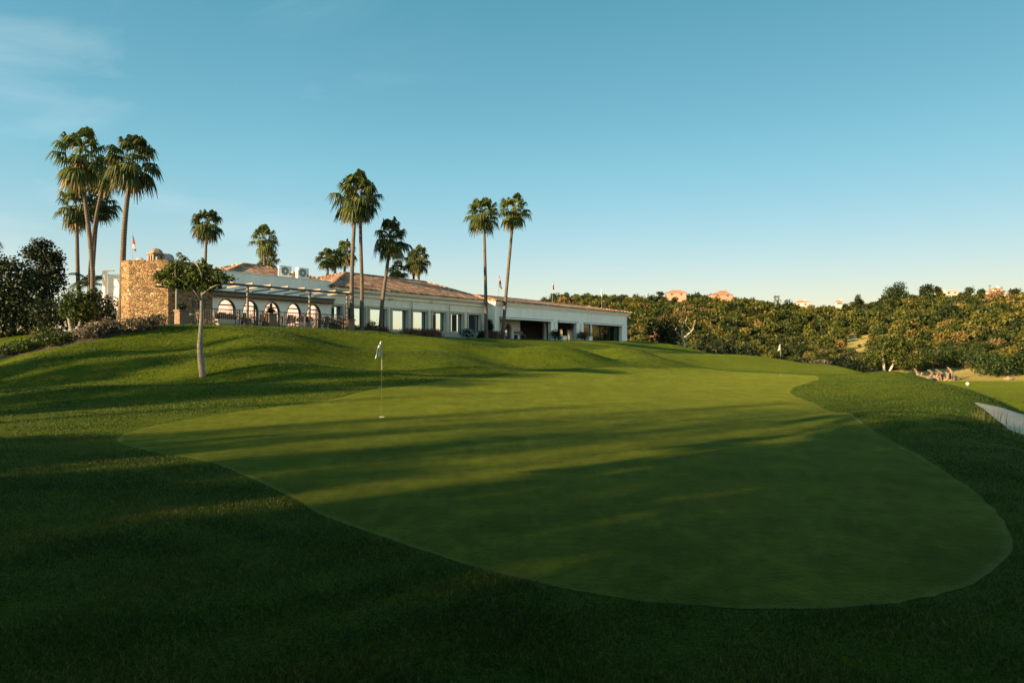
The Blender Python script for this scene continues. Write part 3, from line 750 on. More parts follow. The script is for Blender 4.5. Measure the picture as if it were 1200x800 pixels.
# back wall with two bright openings towards the hill
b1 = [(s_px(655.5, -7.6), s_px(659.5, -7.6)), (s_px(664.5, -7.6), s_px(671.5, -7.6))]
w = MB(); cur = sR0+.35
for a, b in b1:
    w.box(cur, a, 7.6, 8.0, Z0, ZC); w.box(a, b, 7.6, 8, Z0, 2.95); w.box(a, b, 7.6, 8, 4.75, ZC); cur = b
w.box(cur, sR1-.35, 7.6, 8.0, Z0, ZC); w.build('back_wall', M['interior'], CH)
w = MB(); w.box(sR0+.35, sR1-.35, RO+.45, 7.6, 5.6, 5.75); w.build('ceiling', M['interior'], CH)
w = MB(); w.box(sR0-.2, sR1+.3, RO-.9, 8.0, 2.3, 2.96); w.build('floor_slab', M['pathstone'], CH)
# porch wall with arched door in the first bay
pa, pb = s_px(586, -1.2), s_px(609.5, -1.2)
da, db = s_px(592, -1.2), s_px(599.5, -1.2)
w = MB(); zs_o = zs
w.box(pa, da, 1.2, 1.5, 2.86, 5.6); w.box(db, pb, 1.2, 1.5, 2.86, 5.6)
k = 12; cxx = (da+db)/2; rr = (db-da)/2
pts = [(cxx-rr*math.cos(math.pi*i/k), 4.1+.65*math.sin(math.pi*i/k)) for i in range(k+1)]
for i in range(k):
    (xa_, za_), (xb_, zb_) = pts[i], pts[i+1]
    w.add([(xa_, 1.2, za_), (xb_, 1.2, zb_), (xb_, 1.2, 5.6), (xa_, 1.2, 5.6), (xa_, 1.5, za_), (xb_, 1.5, zb_), (xb_, 1.5, 5.6), (xa_, 1.5, 5.6)], [(0, 1, 2, 3), (5, 4, 7, 6), (0, 4, 5, 1), (3, 2, 6, 7)])
w.build('porch_wall', M['interior_light'], CH)
d_ = MB(); d_.box(da, db, 1.52, 1.58, 2.87, 4.75); dr = d_.build('door', M['darkwood'], CH)
d_ = MB(); d_.box(da+.12, da+(db-da)*.62, 1.505, 1.519, 3.0, 4.0); d_.build('pane', M['glass'], dr)
ic = MB(); s_c = s_px(638, -1.5); ic.lathe([(.28, 2.86), (.24, 3.1), (.24, 5.3), (.3, 5.6)], 16, (s_c, 1.5, 0)); ic.build('column', M['interior_light'], CH, smooth=True)
# trim boards over the openings, and glazing in the third bay
for (a, b), zt in zip(ops, ztops):
    t_ = MB(); t_.box(a+.05, b-.05, RO-.22, RO-.003, zt-.10, zt+.03); t_.build('awning_box', M['white'], CH)
    t_ = MB(); t_.box(a-.05, b+.05, RO-.24, RO-.003, zt+.034, zt+.085); t_.build('awning_rail', M['darkwood'], CH)
a, b = ops[2]
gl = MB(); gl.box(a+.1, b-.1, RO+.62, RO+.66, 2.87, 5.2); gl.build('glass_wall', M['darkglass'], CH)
mu = MB()
for k in range(1, 4): xx = a+(b-a)*k/4; mu.box(xx-.04, xx+.04, RO+.58, RO+.617, 2.87, 5.2)
mu.build('mullions', M['darkwood'], CH)
c = MB(); c.box(sR0-.10, sR1+.10, RO-.10, RO+.4, ZC+.002, ZC+.14); c.box(sR0-.22, sR1+.22, RO-.22, RO+.4, ZC+.142, ZC+.26); c.box(sR0-.36, sR1+.36, RO-.36, RO+.4, ZC+.262, ZC+.42); c.build('cornice', M['white'], CH)
c = MB(); c.box(sR0-.10, sR0+.3, RO+.402, 8, ZC+.002, ZC+.14); c.box(sR0-.22, sR0+.3, RO+.402, 8, ZC+.142, ZC+.26); c.box(sR0-.36, sR0+.3, RO+.402, 8, ZC+.262, ZC+.42); c.build('side_cornice', M['white'], CH)
hip('tile_roof', sR0-.5, sR1+.45, RO-.5, 8.6, ZC+.55, ZC+1.5, sR0+3.2, sR1-3.2, M['tile'], CH, ym=3.6)

# ------------------------------------------------------------------ things on the roofs
def on(s, o, z=0): p = A+s*U+o*N; return (p[0], p[1], z)
RZ = math.atan2(U[1], U[0])
def ac_unit(px, label):
    o_ = -1.0; s_ = s_px(px, o_)
    t = thing('air_conditioner', label, 'air conditioner', on(s_, o_, 7.34), RZ, 'rooftop air conditioners')
    b = MB(); b.box(-.47, .47, -.2, .2, .08, .92); b.build('casing', M['ac'], t, bevel=.02)
    b = MB()
    for x in (-.36, .3): b.box(x, x+.06, -.22, .22, -.5, .078)
    b.build('feet', M['grille'], t)
    b = MB(); b.tube([(-.12, -.235, .52), (-.12, -.203, .52)], .31, 24); f = b.build('fan_grille', M['grille'], t)
    b = MB(); b.tube([(-.12, -.25, .52), (-.12, -.236, .52)], .09, 16)
    for r in (.17, .24): 
        for k in range(24):
            a0, a1 = 2*math.pi*k/24, 2*math.pi*(k+1)/24
            b.bar((-.12+r*math.cos(a0), -.24, .52+r*math.sin(a0)), (-.12+r*math.cos(a1), -.24, .52+r*math.sin(a1)), .012, .012)
    b.build('fan_hub', M['ac'], f)
    b = MB(); b.box(.26, .44, -.206, -.201, .25, .4); b.build('vent_panel', M['grille'], t)
ac_unit(333.5, 'white air conditioner on the parapet nearer the terracotta hip of the rear roof')
ac_unit(354.0, 'white air conditioner on the parapet beside the dark garden bushes, nearer the hall roof')
def dish(px, py, rad, label):
    d = 47.5; p = P2(px, d); z = PZ(py, d)
    t = thing('satellite_dish', label, 'satellite dish', (p[0], p[1], 7.4), 0, 'pale dishes behind the tower top')
    b = MB(); pr = [(rad*k/6, .22*rad*(k/6)**2) for k in range(1, 7)]
    b.lathe(pr+[(rad*.98, .22*rad+.02), (.05, .03)], 24)
    o = b.build('reflector', M['dish'], t, smooth=True); o.rotation_euler = (R_(82), 0, R_(8)); o.location = (0, 0, z-7.4)
    b = MB(); b.tube([(0, .1, -.6), (0, .1, z-7.4-.1), (0, .02, z-7.4)], .04, 8); b.build('mast', M['postmetal'], t)
dish(163.5, 306.5, .30, 'smaller grey satellite dish between the flag and the tower chimney')
dish(197, 304.5, .42, 'larger grey satellite dish right beside the tower chimney above the green tree')
def flag_cloth(wd, ht, top, seed, folds=3):
    g = np.random.default_rng(seed); nx_, nz_ = 16, 14; vs = []; fs = []
    for j in range(nz_+1):
        v = j/nz_
        for i in range(nx_+1):
            u = i/nx_
            x = wd*(.10+.9*u)*(.45+.35*v); drop = u*ht*.45
            vs.append((.02+x*.8, .05*math.sin(u*folds*6.28+v*2+seed)*(0.3+u)*wd*3, top-v*ht*(1-.25*u)-drop))
    for j in range(nz_):
        for i in range(nx_):
            a = j*(nx_+1)+i; fs.append((a, a+1, a+nx_+2, a+nx_+1))
    return vs, fs
def stripes(name, cols, zlo, zhi):
    m, t, b = nt(name); tc = t.nodes.new('ShaderNodeTexCoord'); sx = t.nodes.new('ShaderNodeSeparateXYZ'); t.links.new(tc.outputs['Object'], sx.inputs[0])
    mr = nd(t, 'ShaderNodeMapRange'); mr.inputs[1].default_value = zlo; mr.inputs[2].default_value = zhi; t.links.new(sx.outputs[2], mr.inputs[0])
    r = ramp(t, mr.outputs[0], [(i/len(cols), c) for i, c in enumerate(cols)]); r.node.color_ramp.interpolation = 'CONSTANT'
    t.links.new(r, b.inputs['Base Color']); b.inputs['Roughness'].default_value = .8; return m
def roof_flag(px, ytop, ybase, d, mat, label, ht, wd=.5, seed=1):
    p = P2(px, d); z0 = PZ(ybase, d); z1 = PZ(ytop, d)
    t = thing('flag', label, 'flag', (p[0], p[1], z0), R_(20*seed), 'flags on the clubhouse roof')
    b = MB(); b.tube([(0, 0, -.9), (0, 0, z1-z0)], [.018, .011], 8); b.lathe([(.012, 0), (.03, .02), (.012, .05)], 8, (0, 0, z1-z0)); b.build('flagpole', M['dish'], t)
    vs, fs = flag_cloth(wd, ht, z1-z0-.05, seed); m = MB(); m.add(vs, fs); o = m.build('flag_cloth', mat(z1-z0-ht*1.4, z1-z0), t, smooth=True)
    s_ = o.modifiers.new('solid', 'SOLIDIFY'); s_.thickness = .008
red, wht, blu = (.55, .05, .04), (.75, .72, .68), (.03, .06, .22)
roof_flag(154.3, 274, 308, 45.5, lambda a, b: stripes('flag_red_blue', [red, wht, red, blu], a, b), 'red and blue flag hanging limp above the stone tower', .95, .34, 1)
roof_flag(584.5, 322, 343, 73, lambda a, b: stripes('flag_red_white', [red, wht, red, wht, red], a, b), 'red and white flag hanging between the two lone tall palms', 1.2, .6, 2)
roof_flag(647.5, 329, 346, 83, lambda a, b: stripes('flag_white_red', [wht, red, red, wht, wht], a, b), 'narrow red and white flag over the middle of the pavilion roof', .95, .5, 3)
roof_flag(705.3, 337, 353, 92, lambda a, b: stripes('flag_cream', [(.75, .62, .4), (.8, .75, .6), (.75, .62, .4)], a, b), 'pale cream flag over the far end of the pavilion roof', 1.0, .5, 4)

# ------------------------------------------------------------------ terrace: pergola, railing, furniture
PO = 4.6
T0 = 3.37
pg = thing('pergola', 'brown metal pergola with pale rafters over the terrace', 'pergola', (A[0], A[1], 0), RZ)
zbm = 6.05
for px in (207, 290, 362.7, 406.8):
    s_ = s_px(px, PO); b = MB(); b.box(s_-.06, s_+.06, -PO-.06, -PO+.06, 2.9, zbm-.142); b.build('post', M['postmetal'], pg)
b = MB(); sa, sb = s_px(199, PO), s_px(412, PO); b.box(sa, sb, -PO-.07, -PO+.07, zbm-.14, zbm); b.build('front_beam', M['darkwood'], pg)
b = MB(); b.box(s_px(180, .5), -.1, -.62, -.48, 5.80, 5.90); b.build('back_beam', M['darkwood'], pg)
for k in range(10):
    s_ = sa+1.3+(sb-sa-1.5)*k/9; s2 = s_
    if s_ > -.15: y_end = .2
    b = MB(); b.bar((s_, -PO-.08, zbm+.075), (s_, -.55, 5.97), .07, .10); b.build('rafter', M['palewood'], pg)

rl = thing('terrace_railing', 'dark metal railing with upright bars along the terrace edge', 'railing', (A[0], A[1], 0), RZ)
ra, rb = s_px(221, 4.8), s_px(402.5, 4.8); y_ = -4.8
b = MB(); b.box(ra, rb, y_-.03, y_+.03, T0+.98, T0+1.03); b.build('top_rail', M['rail'], rl)
b = MB(); b.box(ra, rb, y_-.02, y_+.02, T0+.10, T0+.14); b.build('bottom_rail', M['rail'], rl)
b = MB(); k = ra+.13
while k < rb: b.box(k-.011, k+.011, y_-.011, y_+.011, T0+.141, T0+.979); k += .135
tag(b.build('bars', M['rail'], rl), kind='stuff')
k = ra
while k <= rb+.01:
    b = MB(); b.box(k-.035, k+.035, y_+.032, y_+.10, 2.9, T0+1.06); b.build('post', M['rail'], rl); k += (rb-ra)/7
# terrace floor
tf = MB(); tf.prism([(s_px(199, 4.9), -4.95), (s_px(404, 4.9), -4.95), (s_px(404, 4.9), HO-.3), (-.01, -.01), (sl-.01, -.01), (sl-.01, C1[1]-.01), (C1[0]-1, C1[1]-.01)], 2.2, T0-.03)
to = tf.build('terrace', M['pathstone']); to.location = (A[0], A[1], 0); to.rotation_euler = (0, 0, RZ); tag(to, kind='structure')

def foliage_obj(name, par, lobes, n, size, mat, tlo=.0, thi=1.0, loc=None, flat=0, asp=.6, shell=.5):
    V = cloud(n, lobes, size, shell, flat=flat, asp=asp); t = tlo+(thi-tlo)*np.clip(rng.normal(.45, .22, n), 0, 1)
    return link(name, quads_mesh(name, V, t), mat, par, loc)
def masonry(px, o, wpx, hgt, label, plant_label=None):
    s_ = s_px(px, o); d = d_px(px, o); hw = wpx*d/F/2*.8
    t = thing('planter_pillar', label, 'planter', on(s_, o, T0-.4), RZ, 'brown masonry planters at the terrace edge')
    b = MB(); b.box(-hw, hw, -hw, hw, 0, hgt+.3); b.build('shaft', M['stonepot'], t, bevel=.02)
    b = MB(); b.box(-hw-.05, hw+.05, -hw-.05, hw+.05, hgt+.302, hgt+.4); b.build('cap', M['stonepot'], t, bevel=.015)
    if plant_label:
        p = foliage_obj('potted_plant', None, [(0, 0, .15, hw*.9, hw*.9, .18)], 220, .13, darkleaf, loc=on(s_, o, T0+hgt)); tag(p, plant_label, 'plant')
masonry(213, 4.95, 15, .85, 'brown masonry planter pillar at the tower end of the terrace railing', 'low dark plant on the pillar at the tower end of the terrace')
masonry(317, 4.95, 13, .9, 'brown masonry planter pillar standing mid railing before the central arched window', 'low dark plant on the pillar before the central arched window')
masonry(408.8, 4.95, 12, .72, 'plain brown masonry box at the hall end of the railing, by the twin palm trunks')

def trough(px, o, label, plabel):
    s_ = s_px(px, o)
    t = thing('trough_planter', label, 'planter', on(s_, o, T0-.03), RZ, 'pale trough planters behind the railing')
    b = MB(); b.add([(-.5, -.16, 0), (.5, -.16, 0), (.5, .16, 0), (-.5, .16, 0), (-.58, -.22, .42), (.58, -.22, .42), (.58, .22, .42), (-.58, .22, .42)], [(0, 3, 2, 1), (4, 5, 6, 7), (0, 1, 5, 4), (1, 2, 6, 5), (2, 3, 7, 6), (3, 0, 4, 7)]); b.build('trough', M['pot'], t)
    b = MB(); b.box(-.6, .6, -.24, .24, .422, .47); b.build('rim', M['pot'], t)
    p = foliage_obj('potted_plant', None, [(x, 0, .15, .28, .22, .2) for x in (-.4, 0, .4)], 420, .14, darkleaf, .1, .8, loc=on(s_, o, T0+.45)); p.rotation_euler = (0, 0, RZ)
    tag(p, plabel, 'plant')
trough(264, 4.2, 'pale trough planter under the first arched window from the tower', 'dark green plant spilling from the trough nearer the tower')
trough(357, 4.2, 'pale trough planter under the arched window nearest the hall', 'dark green plant spilling from the trough nearer the hall')

def make_chair():
    t = thing('terrace_chair', 'brown wicker dining chair on the terrace behind the railing', 'chair', (0, 0, 0), 0, 'terrace dining chairs')
    b = MB(); b.box(-.23, .23, -.22, .22, .42, .47); b.build('seat', M['wicker'], t, bevel=.01)
    b = MB(); b.add([(-.22, .2, .48), (.22, .2, .48), (.22, .24, .48), (-.22, .24, .48), (-.2, .29, .92), (.2, .29, .92), (.2, .33, .92), (-.2, .33, .92)], [(0, 3, 2, 1), (4, 5, 6, 7), (0, 1, 5, 4), (1, 2, 6, 5), (2, 3, 7, 6), (3, 0, 4, 7)]); b.build('backrest', M['wicker'], t)
    for x in (-.2, .2):
        for y in (-.19, .19):
            b = MB(); b.tube([(x*1.1, y*1.1, 0), (x, y, .418)], .02, 6); b.build('leg', M['wicker'], t)
        b = MB(); b.bar((x*1.15, -.2, .65), (x*1.15, .24, .66), .045, .03); b.bar((x*1.15, -.2, .471), (x*1.15, -.2, .634), .03, .03); b.build('armrest', M['wicker'], t)
    return t
def make_table():
    t = thing('terrace_table', 'square pale topped dining table on the terrace behind the railing', 'table', (0, 0, 0), 0, 'terrace dining tables')
    b = MB(); b.box(-.42, .42, -.42, .42, .72, .76); b.build('tabletop', M['table'], t, bevel=.01)
    b = MB(); b.tube([(0, 0, .03), (0, 0, .718)], .04, 8); b.build('pedestal', M['rail'], t)
    b = MB(); b.box(-.28, .28, -.04, .04, 0, .03); b.box(-.04, .04, -.28, -.041, 0, .03); b.box(-.04, .04, .041, .28, 0, .03); b.build('foot', M['rail'], t)
    return t
c0, t0 = make_chair(), make_table(); first = True
for k, (px, o_) in enumerate([(232, 3.2), (250, 2.6), (276, 3.3), (297, 2.7), (330, 3.2), (346, 2.4), (373, 3.3), (390, 2.7)]):
    s_ = s_px(px, o_)
    tb = t0 if first else copy_tree(t0); tb.location = on(s_, o_, T0-.03); tb.rotation_euler = (0, 0, RZ)
    for j, (dx, dy, a) in enumerate([(.75, 0, -90), (-.75, 0, 90), (0, -.72, 180)]):
        cc_ = c0 if (first and j == 0) else copy_tree(c0)
        cc_.location = on(s_+dx, o_-dy, T0-.03); cc_.rotation_euler = (0, 0, RZ+R_(a+rng.uniform(-15, 15)))
    first = False

# ------------------------------------------------------------------ plants along the hall and pavilion
def grass_clump(name, label, cat, px0, px1, o, hgt, mat, n=900, group=None, z=None):
    sa_, sb_ = s_px(px0, o), s_px(px1, o); L_ = sb_-sa_; n = int(n)
    X = rng.uniform(0, L_, n); Yv = rng.normal(0, .35, n)
    lean = rng.normal(0, .25, (n, 2)); H = hgt*rng.uniform(.5, 1.1, n); w_ = .02
    a = rng.uniform(0, 6.28, n); sd = np.stack([np.cos(a)*w_, np.sin(a)*w_, 0*a], 1)
    bs = np.stack([X, Yv, np.full(n, -.15)], 1); tp = bs+np.stack([lean[:, 0]*H, lean[:, 1]*H, H+.15], 1)
    V = np.stack([bs-sd, bs+sd, tp+sd*.3, tp-sd*.3], 1)
    p = on(sa_, o); zz = hz(p[0]+U[0]*L_/2, p[1]+U[1]*L_/2) if z is None else z
    o_ = link(name, quads_mesh(name, V, rng.random(n)), mat, None, (p[0], p[1], zz)); o_.rotation_euler = (0, 0, RZ)
    tag(o_, label, cat, group); return o_
grass_clump('ornamental_grass', 'reddish ornamental grass clump by the leaning palm in front of the hall', 'ornamental grass', 428, 452, 2.0, .75, redgrass, 1400)
grass_clump('ornamental_grass', 'long reddish ornamental grass clump under the middle hall windows', 'ornamental grass', 474, 514, 1.6, .85, redgrass, 2200)
grass_clump('ornamental_grass', 'reddish ornamental grass clump in the corner where hall meets pavilion', 'ornamental grass', 567, 585, 2.4, .8, redgrass, 1500)
def shrub(name, label, cat, px, o, wid, hgt, mat, n=500, leaf=.16, group=None, flowers=None, nf=90, d=None, world=None, tlo=0, thi=1):
    p = on(s_px(px, o), o) if world is None else (world[0], world[1])
    z = hz(p[0], p[1]); t = thing(name, label, cat, (p[0], p[1], z-.05), 0, group)
    lobes = [(rng.uniform(-.3, .3)*wid, rng.uniform(-.25, .25)*wid, hgt*rng.uniform(.35, .7), wid*.32, wid*.3, hgt*.38) for _ in range(6)]
    foliage_obj('foliage', t, lobes, n, leaf, mat, tlo, thi)
    b = MB()
    for k in range(4): b.tube([(0, 0, -.05), (rng.uniform(-.2, .2)*wid, rng.uniform(-.2, .2)*wid, hgt*.6)], [.03, .012], 5)
    b.build('stems', M['bark_dark'], t)
    if flowers:
        foliage_obj('flowers', t, [(x, y, z_, rx*1.05, ry*1.05, rz*1.05) for x, y, z_, rx, ry, rz in lobes], nf, leaf*.8, flowers, 0, 1, shell=.95)
    return t
shrub('flowering_shrub', 'dark shrub covered in white flowers below the last hall windows', 'shrub', 549, 2.2, 1.7, 1.0, darkleaf, 800, .14, None, whiteflower, 230)
shrub('round_shrub', 'low dark shrub beside the white flowering shrub by the hall', 'shrub', 563, 2.3, 1.3, .85, darkleaf, 600, .14)
shrub('climbing_shrub', 'tall dark climber on the wall behind the palm at the hall corner', 'shrub', 573.5, .75, .9, 2.3, darkleaf, 800, .16)
shrub('round_shrub', 'clipped dark round shrub in front of the first pavilion column', 'shrub', 650.5, 2.2, 1.3, 1.35, darkleaf, 1000, .12)
shrub('flowering_shrub', 'dark red flowering shrub in front of the second pavilion column', 'shrub', 683, 2.2, 1.4, 1.25, redgrass, 900, .13, None, None)
shrub('low_shrub', 'leafy green shrub between the two palm pairs beside the leaning palm', 'shrub', 437, 1.7, 1.3, 1.2, freshleaf, 600, .15)
shrub('low_shrub', 'low straw coloured shrub at the foot of the twin palms', 'shrub', 419, 4.0, 1.0, .6, silverleaf, 400, .12)
shrub('low_shrub', 'green leafy shrub behind the hall end of the terrace railing', 'shrub', 396, 3.6, 1.6, .95, freshleaf, 700, .13)
def cube_planter(px, label):
    s_ = s_px(px, 2.6); p = on(s_, 2.6); z = hz(p[0], p[1])
    t = thing('planter_box', label, 'planter', (p[0], p[1], z-.05), RZ, 'white planter boxes before the pavilion')
    b = MB(); b.box(-.42, .42, -.3, .3, 0, .5); b.build('box', M['ac'], t, bevel=.02)
    b = MB(); b.box(-.46, .46, -.34, .34, .502, .58); b.build('rim', M['ac'], t, bevel=.01)
cube_planter(659.5, 'white planter box in the middle bay of the pavilion')
cube_planter(690, 'white planter box below the folded parasol')
pz = on(s_px(692.7, 1.9), 1.9); zz = hz(pz[0], pz[1])
t = thing('folded_parasol', 'folded white parasol standing in front of the glazed pavilion bay', 'parasol', (pz[0], pz[1], zz))
b = MB(); b.tube([(0, 0, 0), (0, 0, 2.4)], .025, 8); b.build('pole', M['ac'], t)
b = MB(); b.lathe([(.10, .95), (.15, 1.15), (.13, 1.6), (.08, 2.1), (.03, 2.42)], 10); b.build('canopy', M['flagwhite'], t)
b = MB(); b.lathe([(.26, 0), (.26, .06), (.06, .1)], 12); b.build('base', M['pot'], t)
# benches in the porch
pb_ = on(s_px(603, 1.0), 1.7); zz = 2.96
t = thing('bench', 'dark bench with a backrest beside the arched porch door', 'bench', (pb_[0], pb_[1], zz), RZ)
b = MB(); b.box(-.8, .8, -.22, .22, .42, .47); b.build('seat', M['darkwood'], t)
b = MB(); b.box(-.8, .8, .19, .23, .55, .85); b.build('backrest', M['darkwood'], t)
for x in (-.72, .72): b = MB(); b.box(x-.04, x+.04, -.2, .23, 0, .418); b.build('leg', M['darkwood'], t)

# ------------------------------------------------------------------ palms
def palm_crown(seed, nf=38, low=-72):
    g = np.random.default_rng(seed); Q = []; T = []
    def strip(p, q, r, side, w0, w1, w2, tn):
        Q.append([p-side*w0, p+side*w0, q+side*w1, q-side*w1]); T.append(tn)
        Q.append([q-side*w1, q+side*w1, r+side*w2, r-side*w2]); T.append(tn)
    for k in range(nf):
        f = (k+.5)/nf; el = R_(84-(84-low)*f**.92+g.normal(0, 8)); az = k*2.39996+g.normal(0, .25)
        d = np.array([math.cos(el)*math.cos(az), math.cos(el)*math.sin(az), math.sin(el)])
        side = np.array([-math.sin(az), math.cos(az), 0])
        Lp = .50*g.uniform(.8, 1.15)*(1.0 if f < .7 else .85)
        p0 = np.array([0, 0, -.03-.14*f]); p1 = p0+d*Lp*.6; p2 = p0+d*Lp-np.array([0, 0, .08*max(0, math.cos(el))])
        tn = float(np.clip(g.normal(.42-.12*(f > .65), .16), 0, .85))
        if f > .82 and g.random() < .45: tn = .97
        strip(p0, p1, p2, side, .016, .012, .010, .9)
        d2 = d-np.array([0, 0, .42*max(0, math.cos(el))]); d2 /= np.linalg.norm(d2)
        up = np.cross(d2, side); up *= np.sign(up[2]+1e-6)
        Lf = g.uniform(.40, .50); ns = 19
        for j in range(ns):
            u = (j/(ns-1)-.5)*2; ph = u*R_(112)
            dd = d2*math.cos(ph)+side*math.sin(ph)+up*(.12-.30*abs(u)); dd /= np.linalg.norm(dd)
            Ls = Lf*(1-.30*u*u)*g.uniform(.85, 1.1)
            q = p2+dd*Ls*.5; dr = Ls*g.uniform(.34, .62)
            r = p2+dd*Ls*.80-np.array([0, 0, dr])
            sd = np.cross(dd, up); sd /= np.linalg.norm(sd)+1e-9
            sd = sd*.8+up*.35*(1 if j % 2 else -1); sd /= np.linalg.norm(sd)
            strip(p2, q, r, sd, .007, .030, .006, float(np.clip(tn+g.normal(0, .1), 0, 1)))
    me = quads_mesh('crown', np.array(Q), np.array(T)); me.materials.append(palmleaf)
    Q.clear(); T.clear()
    for k in range(14):            # hanging dead leaves
        az = k*2.39996; hd = np.array([math.cos(az), math.sin(az), 0]); side = np.array([-math.sin(az), math.cos(az), 0])
        p0 = np.array([0, 0, -.16])+hd*.05; L = g.uniform(.35, .6)
        for j in range(5):
            u = (j-2)/2; q = p0+hd*(.16+.08*g.random())+side*u*.06-np.array([0, 0, .15]); r = q+hd*.06+side*u*.12-np.array([0, 0, L])
            strip(p0, q, r, side*.9+hd*.3, .02, .03, .008, g.random())
    m2 = quads_mesh('dead_skirt', np.array(Q), np.array(T)); m2.materials.append(deadleaf)
    return me, m2
CROWNS = [palm_crown(40+i, 34+3*(i % 3), (-72, -60, -78, -52)[i]) for i in range(4)]
def palm(label, d, pts, crown, rb=.22, rt=.13, var=0, group='tall fan palms around the clubhouse', zbase=None, skirt=True, ctr=None):
    """pts: pixel pairs from the foot up to the head, all at depth d; crown: radius in metres"""
    b = P2(pts[0][0], d); z0 = hz(b[0], b[1]) if zbase is None else zbase
    t = thing('fan_palm', label, 'palm tree', (b[0], b[1], z0), 0, group)
    W = [(0, 0, -.3)]+[(P2(px, d)[0]-b[0], 0, PZ(py, d)-z0) for px, py in pts[1:]]
    # resample as a smooth curve with a slight sway in depth
    zs_ = np.array([w_[2] for w_ in W]); xs_ = np.array([w_[0] for w_ in W]); zz = np.linspace(zs_[0], zs_[-1], 18)
    deg = min(len(W)-1, 3); co = np.polyfit(zs_, xs_, deg); xx = np.polyval(co, zz); xx[0] = xs_[0]
    yy = .25*np.sin(zz*.35+var*1.7)*np.clip(zz/4, 0, 1)
    rad = rt+(rb-rt)*(1-np.clip((zz-zz[0])/(zz[-1]-zz[0]), 0, 1))**.8; rad[:2] *= 1.25; rad[2] *= 1.08
    m = MB(); m.tube(list(zip(xx, yy, zz)), list(rad), 12); m.build('trunk', M['palmbark'], t, smooth=True)
    cm, sk_ = CROWNS[var % 4]
    o = link('crown', cm, None, t, (xx[-1], yy[-1], zz[-1]+.12*crown)); o.scale = (crown*1.12,)*3; o.rotation_euler = (R_(rng.uniform(-9, 9)), R_(rng.uniform(-9, 9)), rng.uniform(0, 6.28)); o.scale.z *= rng.uniform(.9, 1.15)
    if skirt:
        o = link('dead_skirt', sk_, None, t, (xx[-1], yy[-1], zz[-1]+.12*crown)); o.scale = (crown*.85,)*3; o.rotation_euler = (0, 0, rng.uniform(0, 6.28))
G2 = 'distant fan palms behind the clubhouse'
palm('tall fan palm with a thick trunk, foremost of the cluster left of the stone tower', 47, [(108, 391), (107, 340), (103, 290), (99.5, 240), (95, 184)], 2.05, .17, .125, 0)
palm('tall fan palm whose trunk curves up beside the stone tower', 46, [(140, 392), (141.5, 350), (145, 290), (149.5, 245), (156, 189)], 2.1, .21, .13, 1)
palm('thin shorter fan palm with crown left of and below the thick cluster palm', 55, [(97, 388), (94, 340), (91, 295), (88, 252), (86, 240)], 1.75, .17, .12, 2)
palm('thin shorter fan palm with crown low between the two tall tower palms', 57, [(103, 390), (106, 340), (108.5, 290), (110.5, 252), (115, 236)], 1.8, .17, .12, 3)
palm('fan palm half hidden behind the thick cluster palm, with browning fronds', 53, [(104, 390), (106.5, 340), (108.5, 290), (112, 245), (122, 200)], 1.75, .13, .10, 2)
palm('lone slim fan palm rising behind the green tree by the tower', 80, [(241, 395), (241, 340), (241.5, 300), (241.5, 262)], 2.1, .2, .13, 1, G2, 3.0)
palm('fan palm behind the rear roof, taller of the two beside the air conditioners', 76, [(309, 395), (309, 340), (309.5, 310), (309.5, 281)], 1.8, .2, .13, 0, G2, 3.0)
palm('lower bushy fan palm tucked beneath the taller one behind the rear roof', 79, [(316, 395), (315, 340), (314, 307)], 1.7, .2, .13, 3, G2, 3.0)
palm('tallest fan palm of the twin pair in front of the arcade corner, left trunk', 52.5, [(413, 389), (412.8, 340), (414.5, 270), (416, 228)], 2.1, .17, .12, 2)
palm('twin pair fan palm with the bowed right trunk in front of the arcade corner', 53.5, [(423.5, 389), (423, 340), (423, 280), (420.5, 246), (424, 232)], 1.95, .155, .115, 0)
palm('leaning fan palm in front of the third hall window', 56, [(446, 391), (449, 345), (454, 305), (456.3, 283), (457, 279)], 1.95, .17, .12, 3)
palm('upright lone fan palm at the hall corner with the paler straight trunk', 66, [(569.5, 394), (569.3, 350), (568, 290), (567, 251)], 2.05, .18, .12, 1)
palm('lone fan palm slanting right in front of the first pavilion bay', 70, [(588.5, 395), (592.5, 350), (598, 290), (602, 247)], 2.05, .19, .13, 0)
for px, top, x0, d, cr_, lb in [(403, 296, 402, 88, 1.9, 'far fan palm with crown just left of the twin palm trunks'), (383, 303, 383, 82, 1.6, 'far fan palm, leftmost crown of the clump behind the air conditioners'),
                                (393, 302, 392.5, 84, 1.5, 'far fan palm in the middle of the clump behind the air conditioners'), (466.5, 317, 466, 92, 1.7, 'short far fan palm just right of the leaning palm trunk'),
                                (485, 306, 485, 94, 1.7, 'far fan palm of the close pair over the hall ridge, left trunk'), (490.5, 303, 490, 92, 1.9, 'far fan palm of the close pair over the hall ridge, right trunk')]:
    palm(lb, d, [(x0, 396), (x0, 360), (px, 330), (px, top)], cr_, .2, .14, int(px) % 4, G2, 3.0)
palm('fan palm at the left edge with only frond tips in view', 48, [(-34, 400), (-34, 330), (-32, 272)], 1.9, .2, .14, 1)

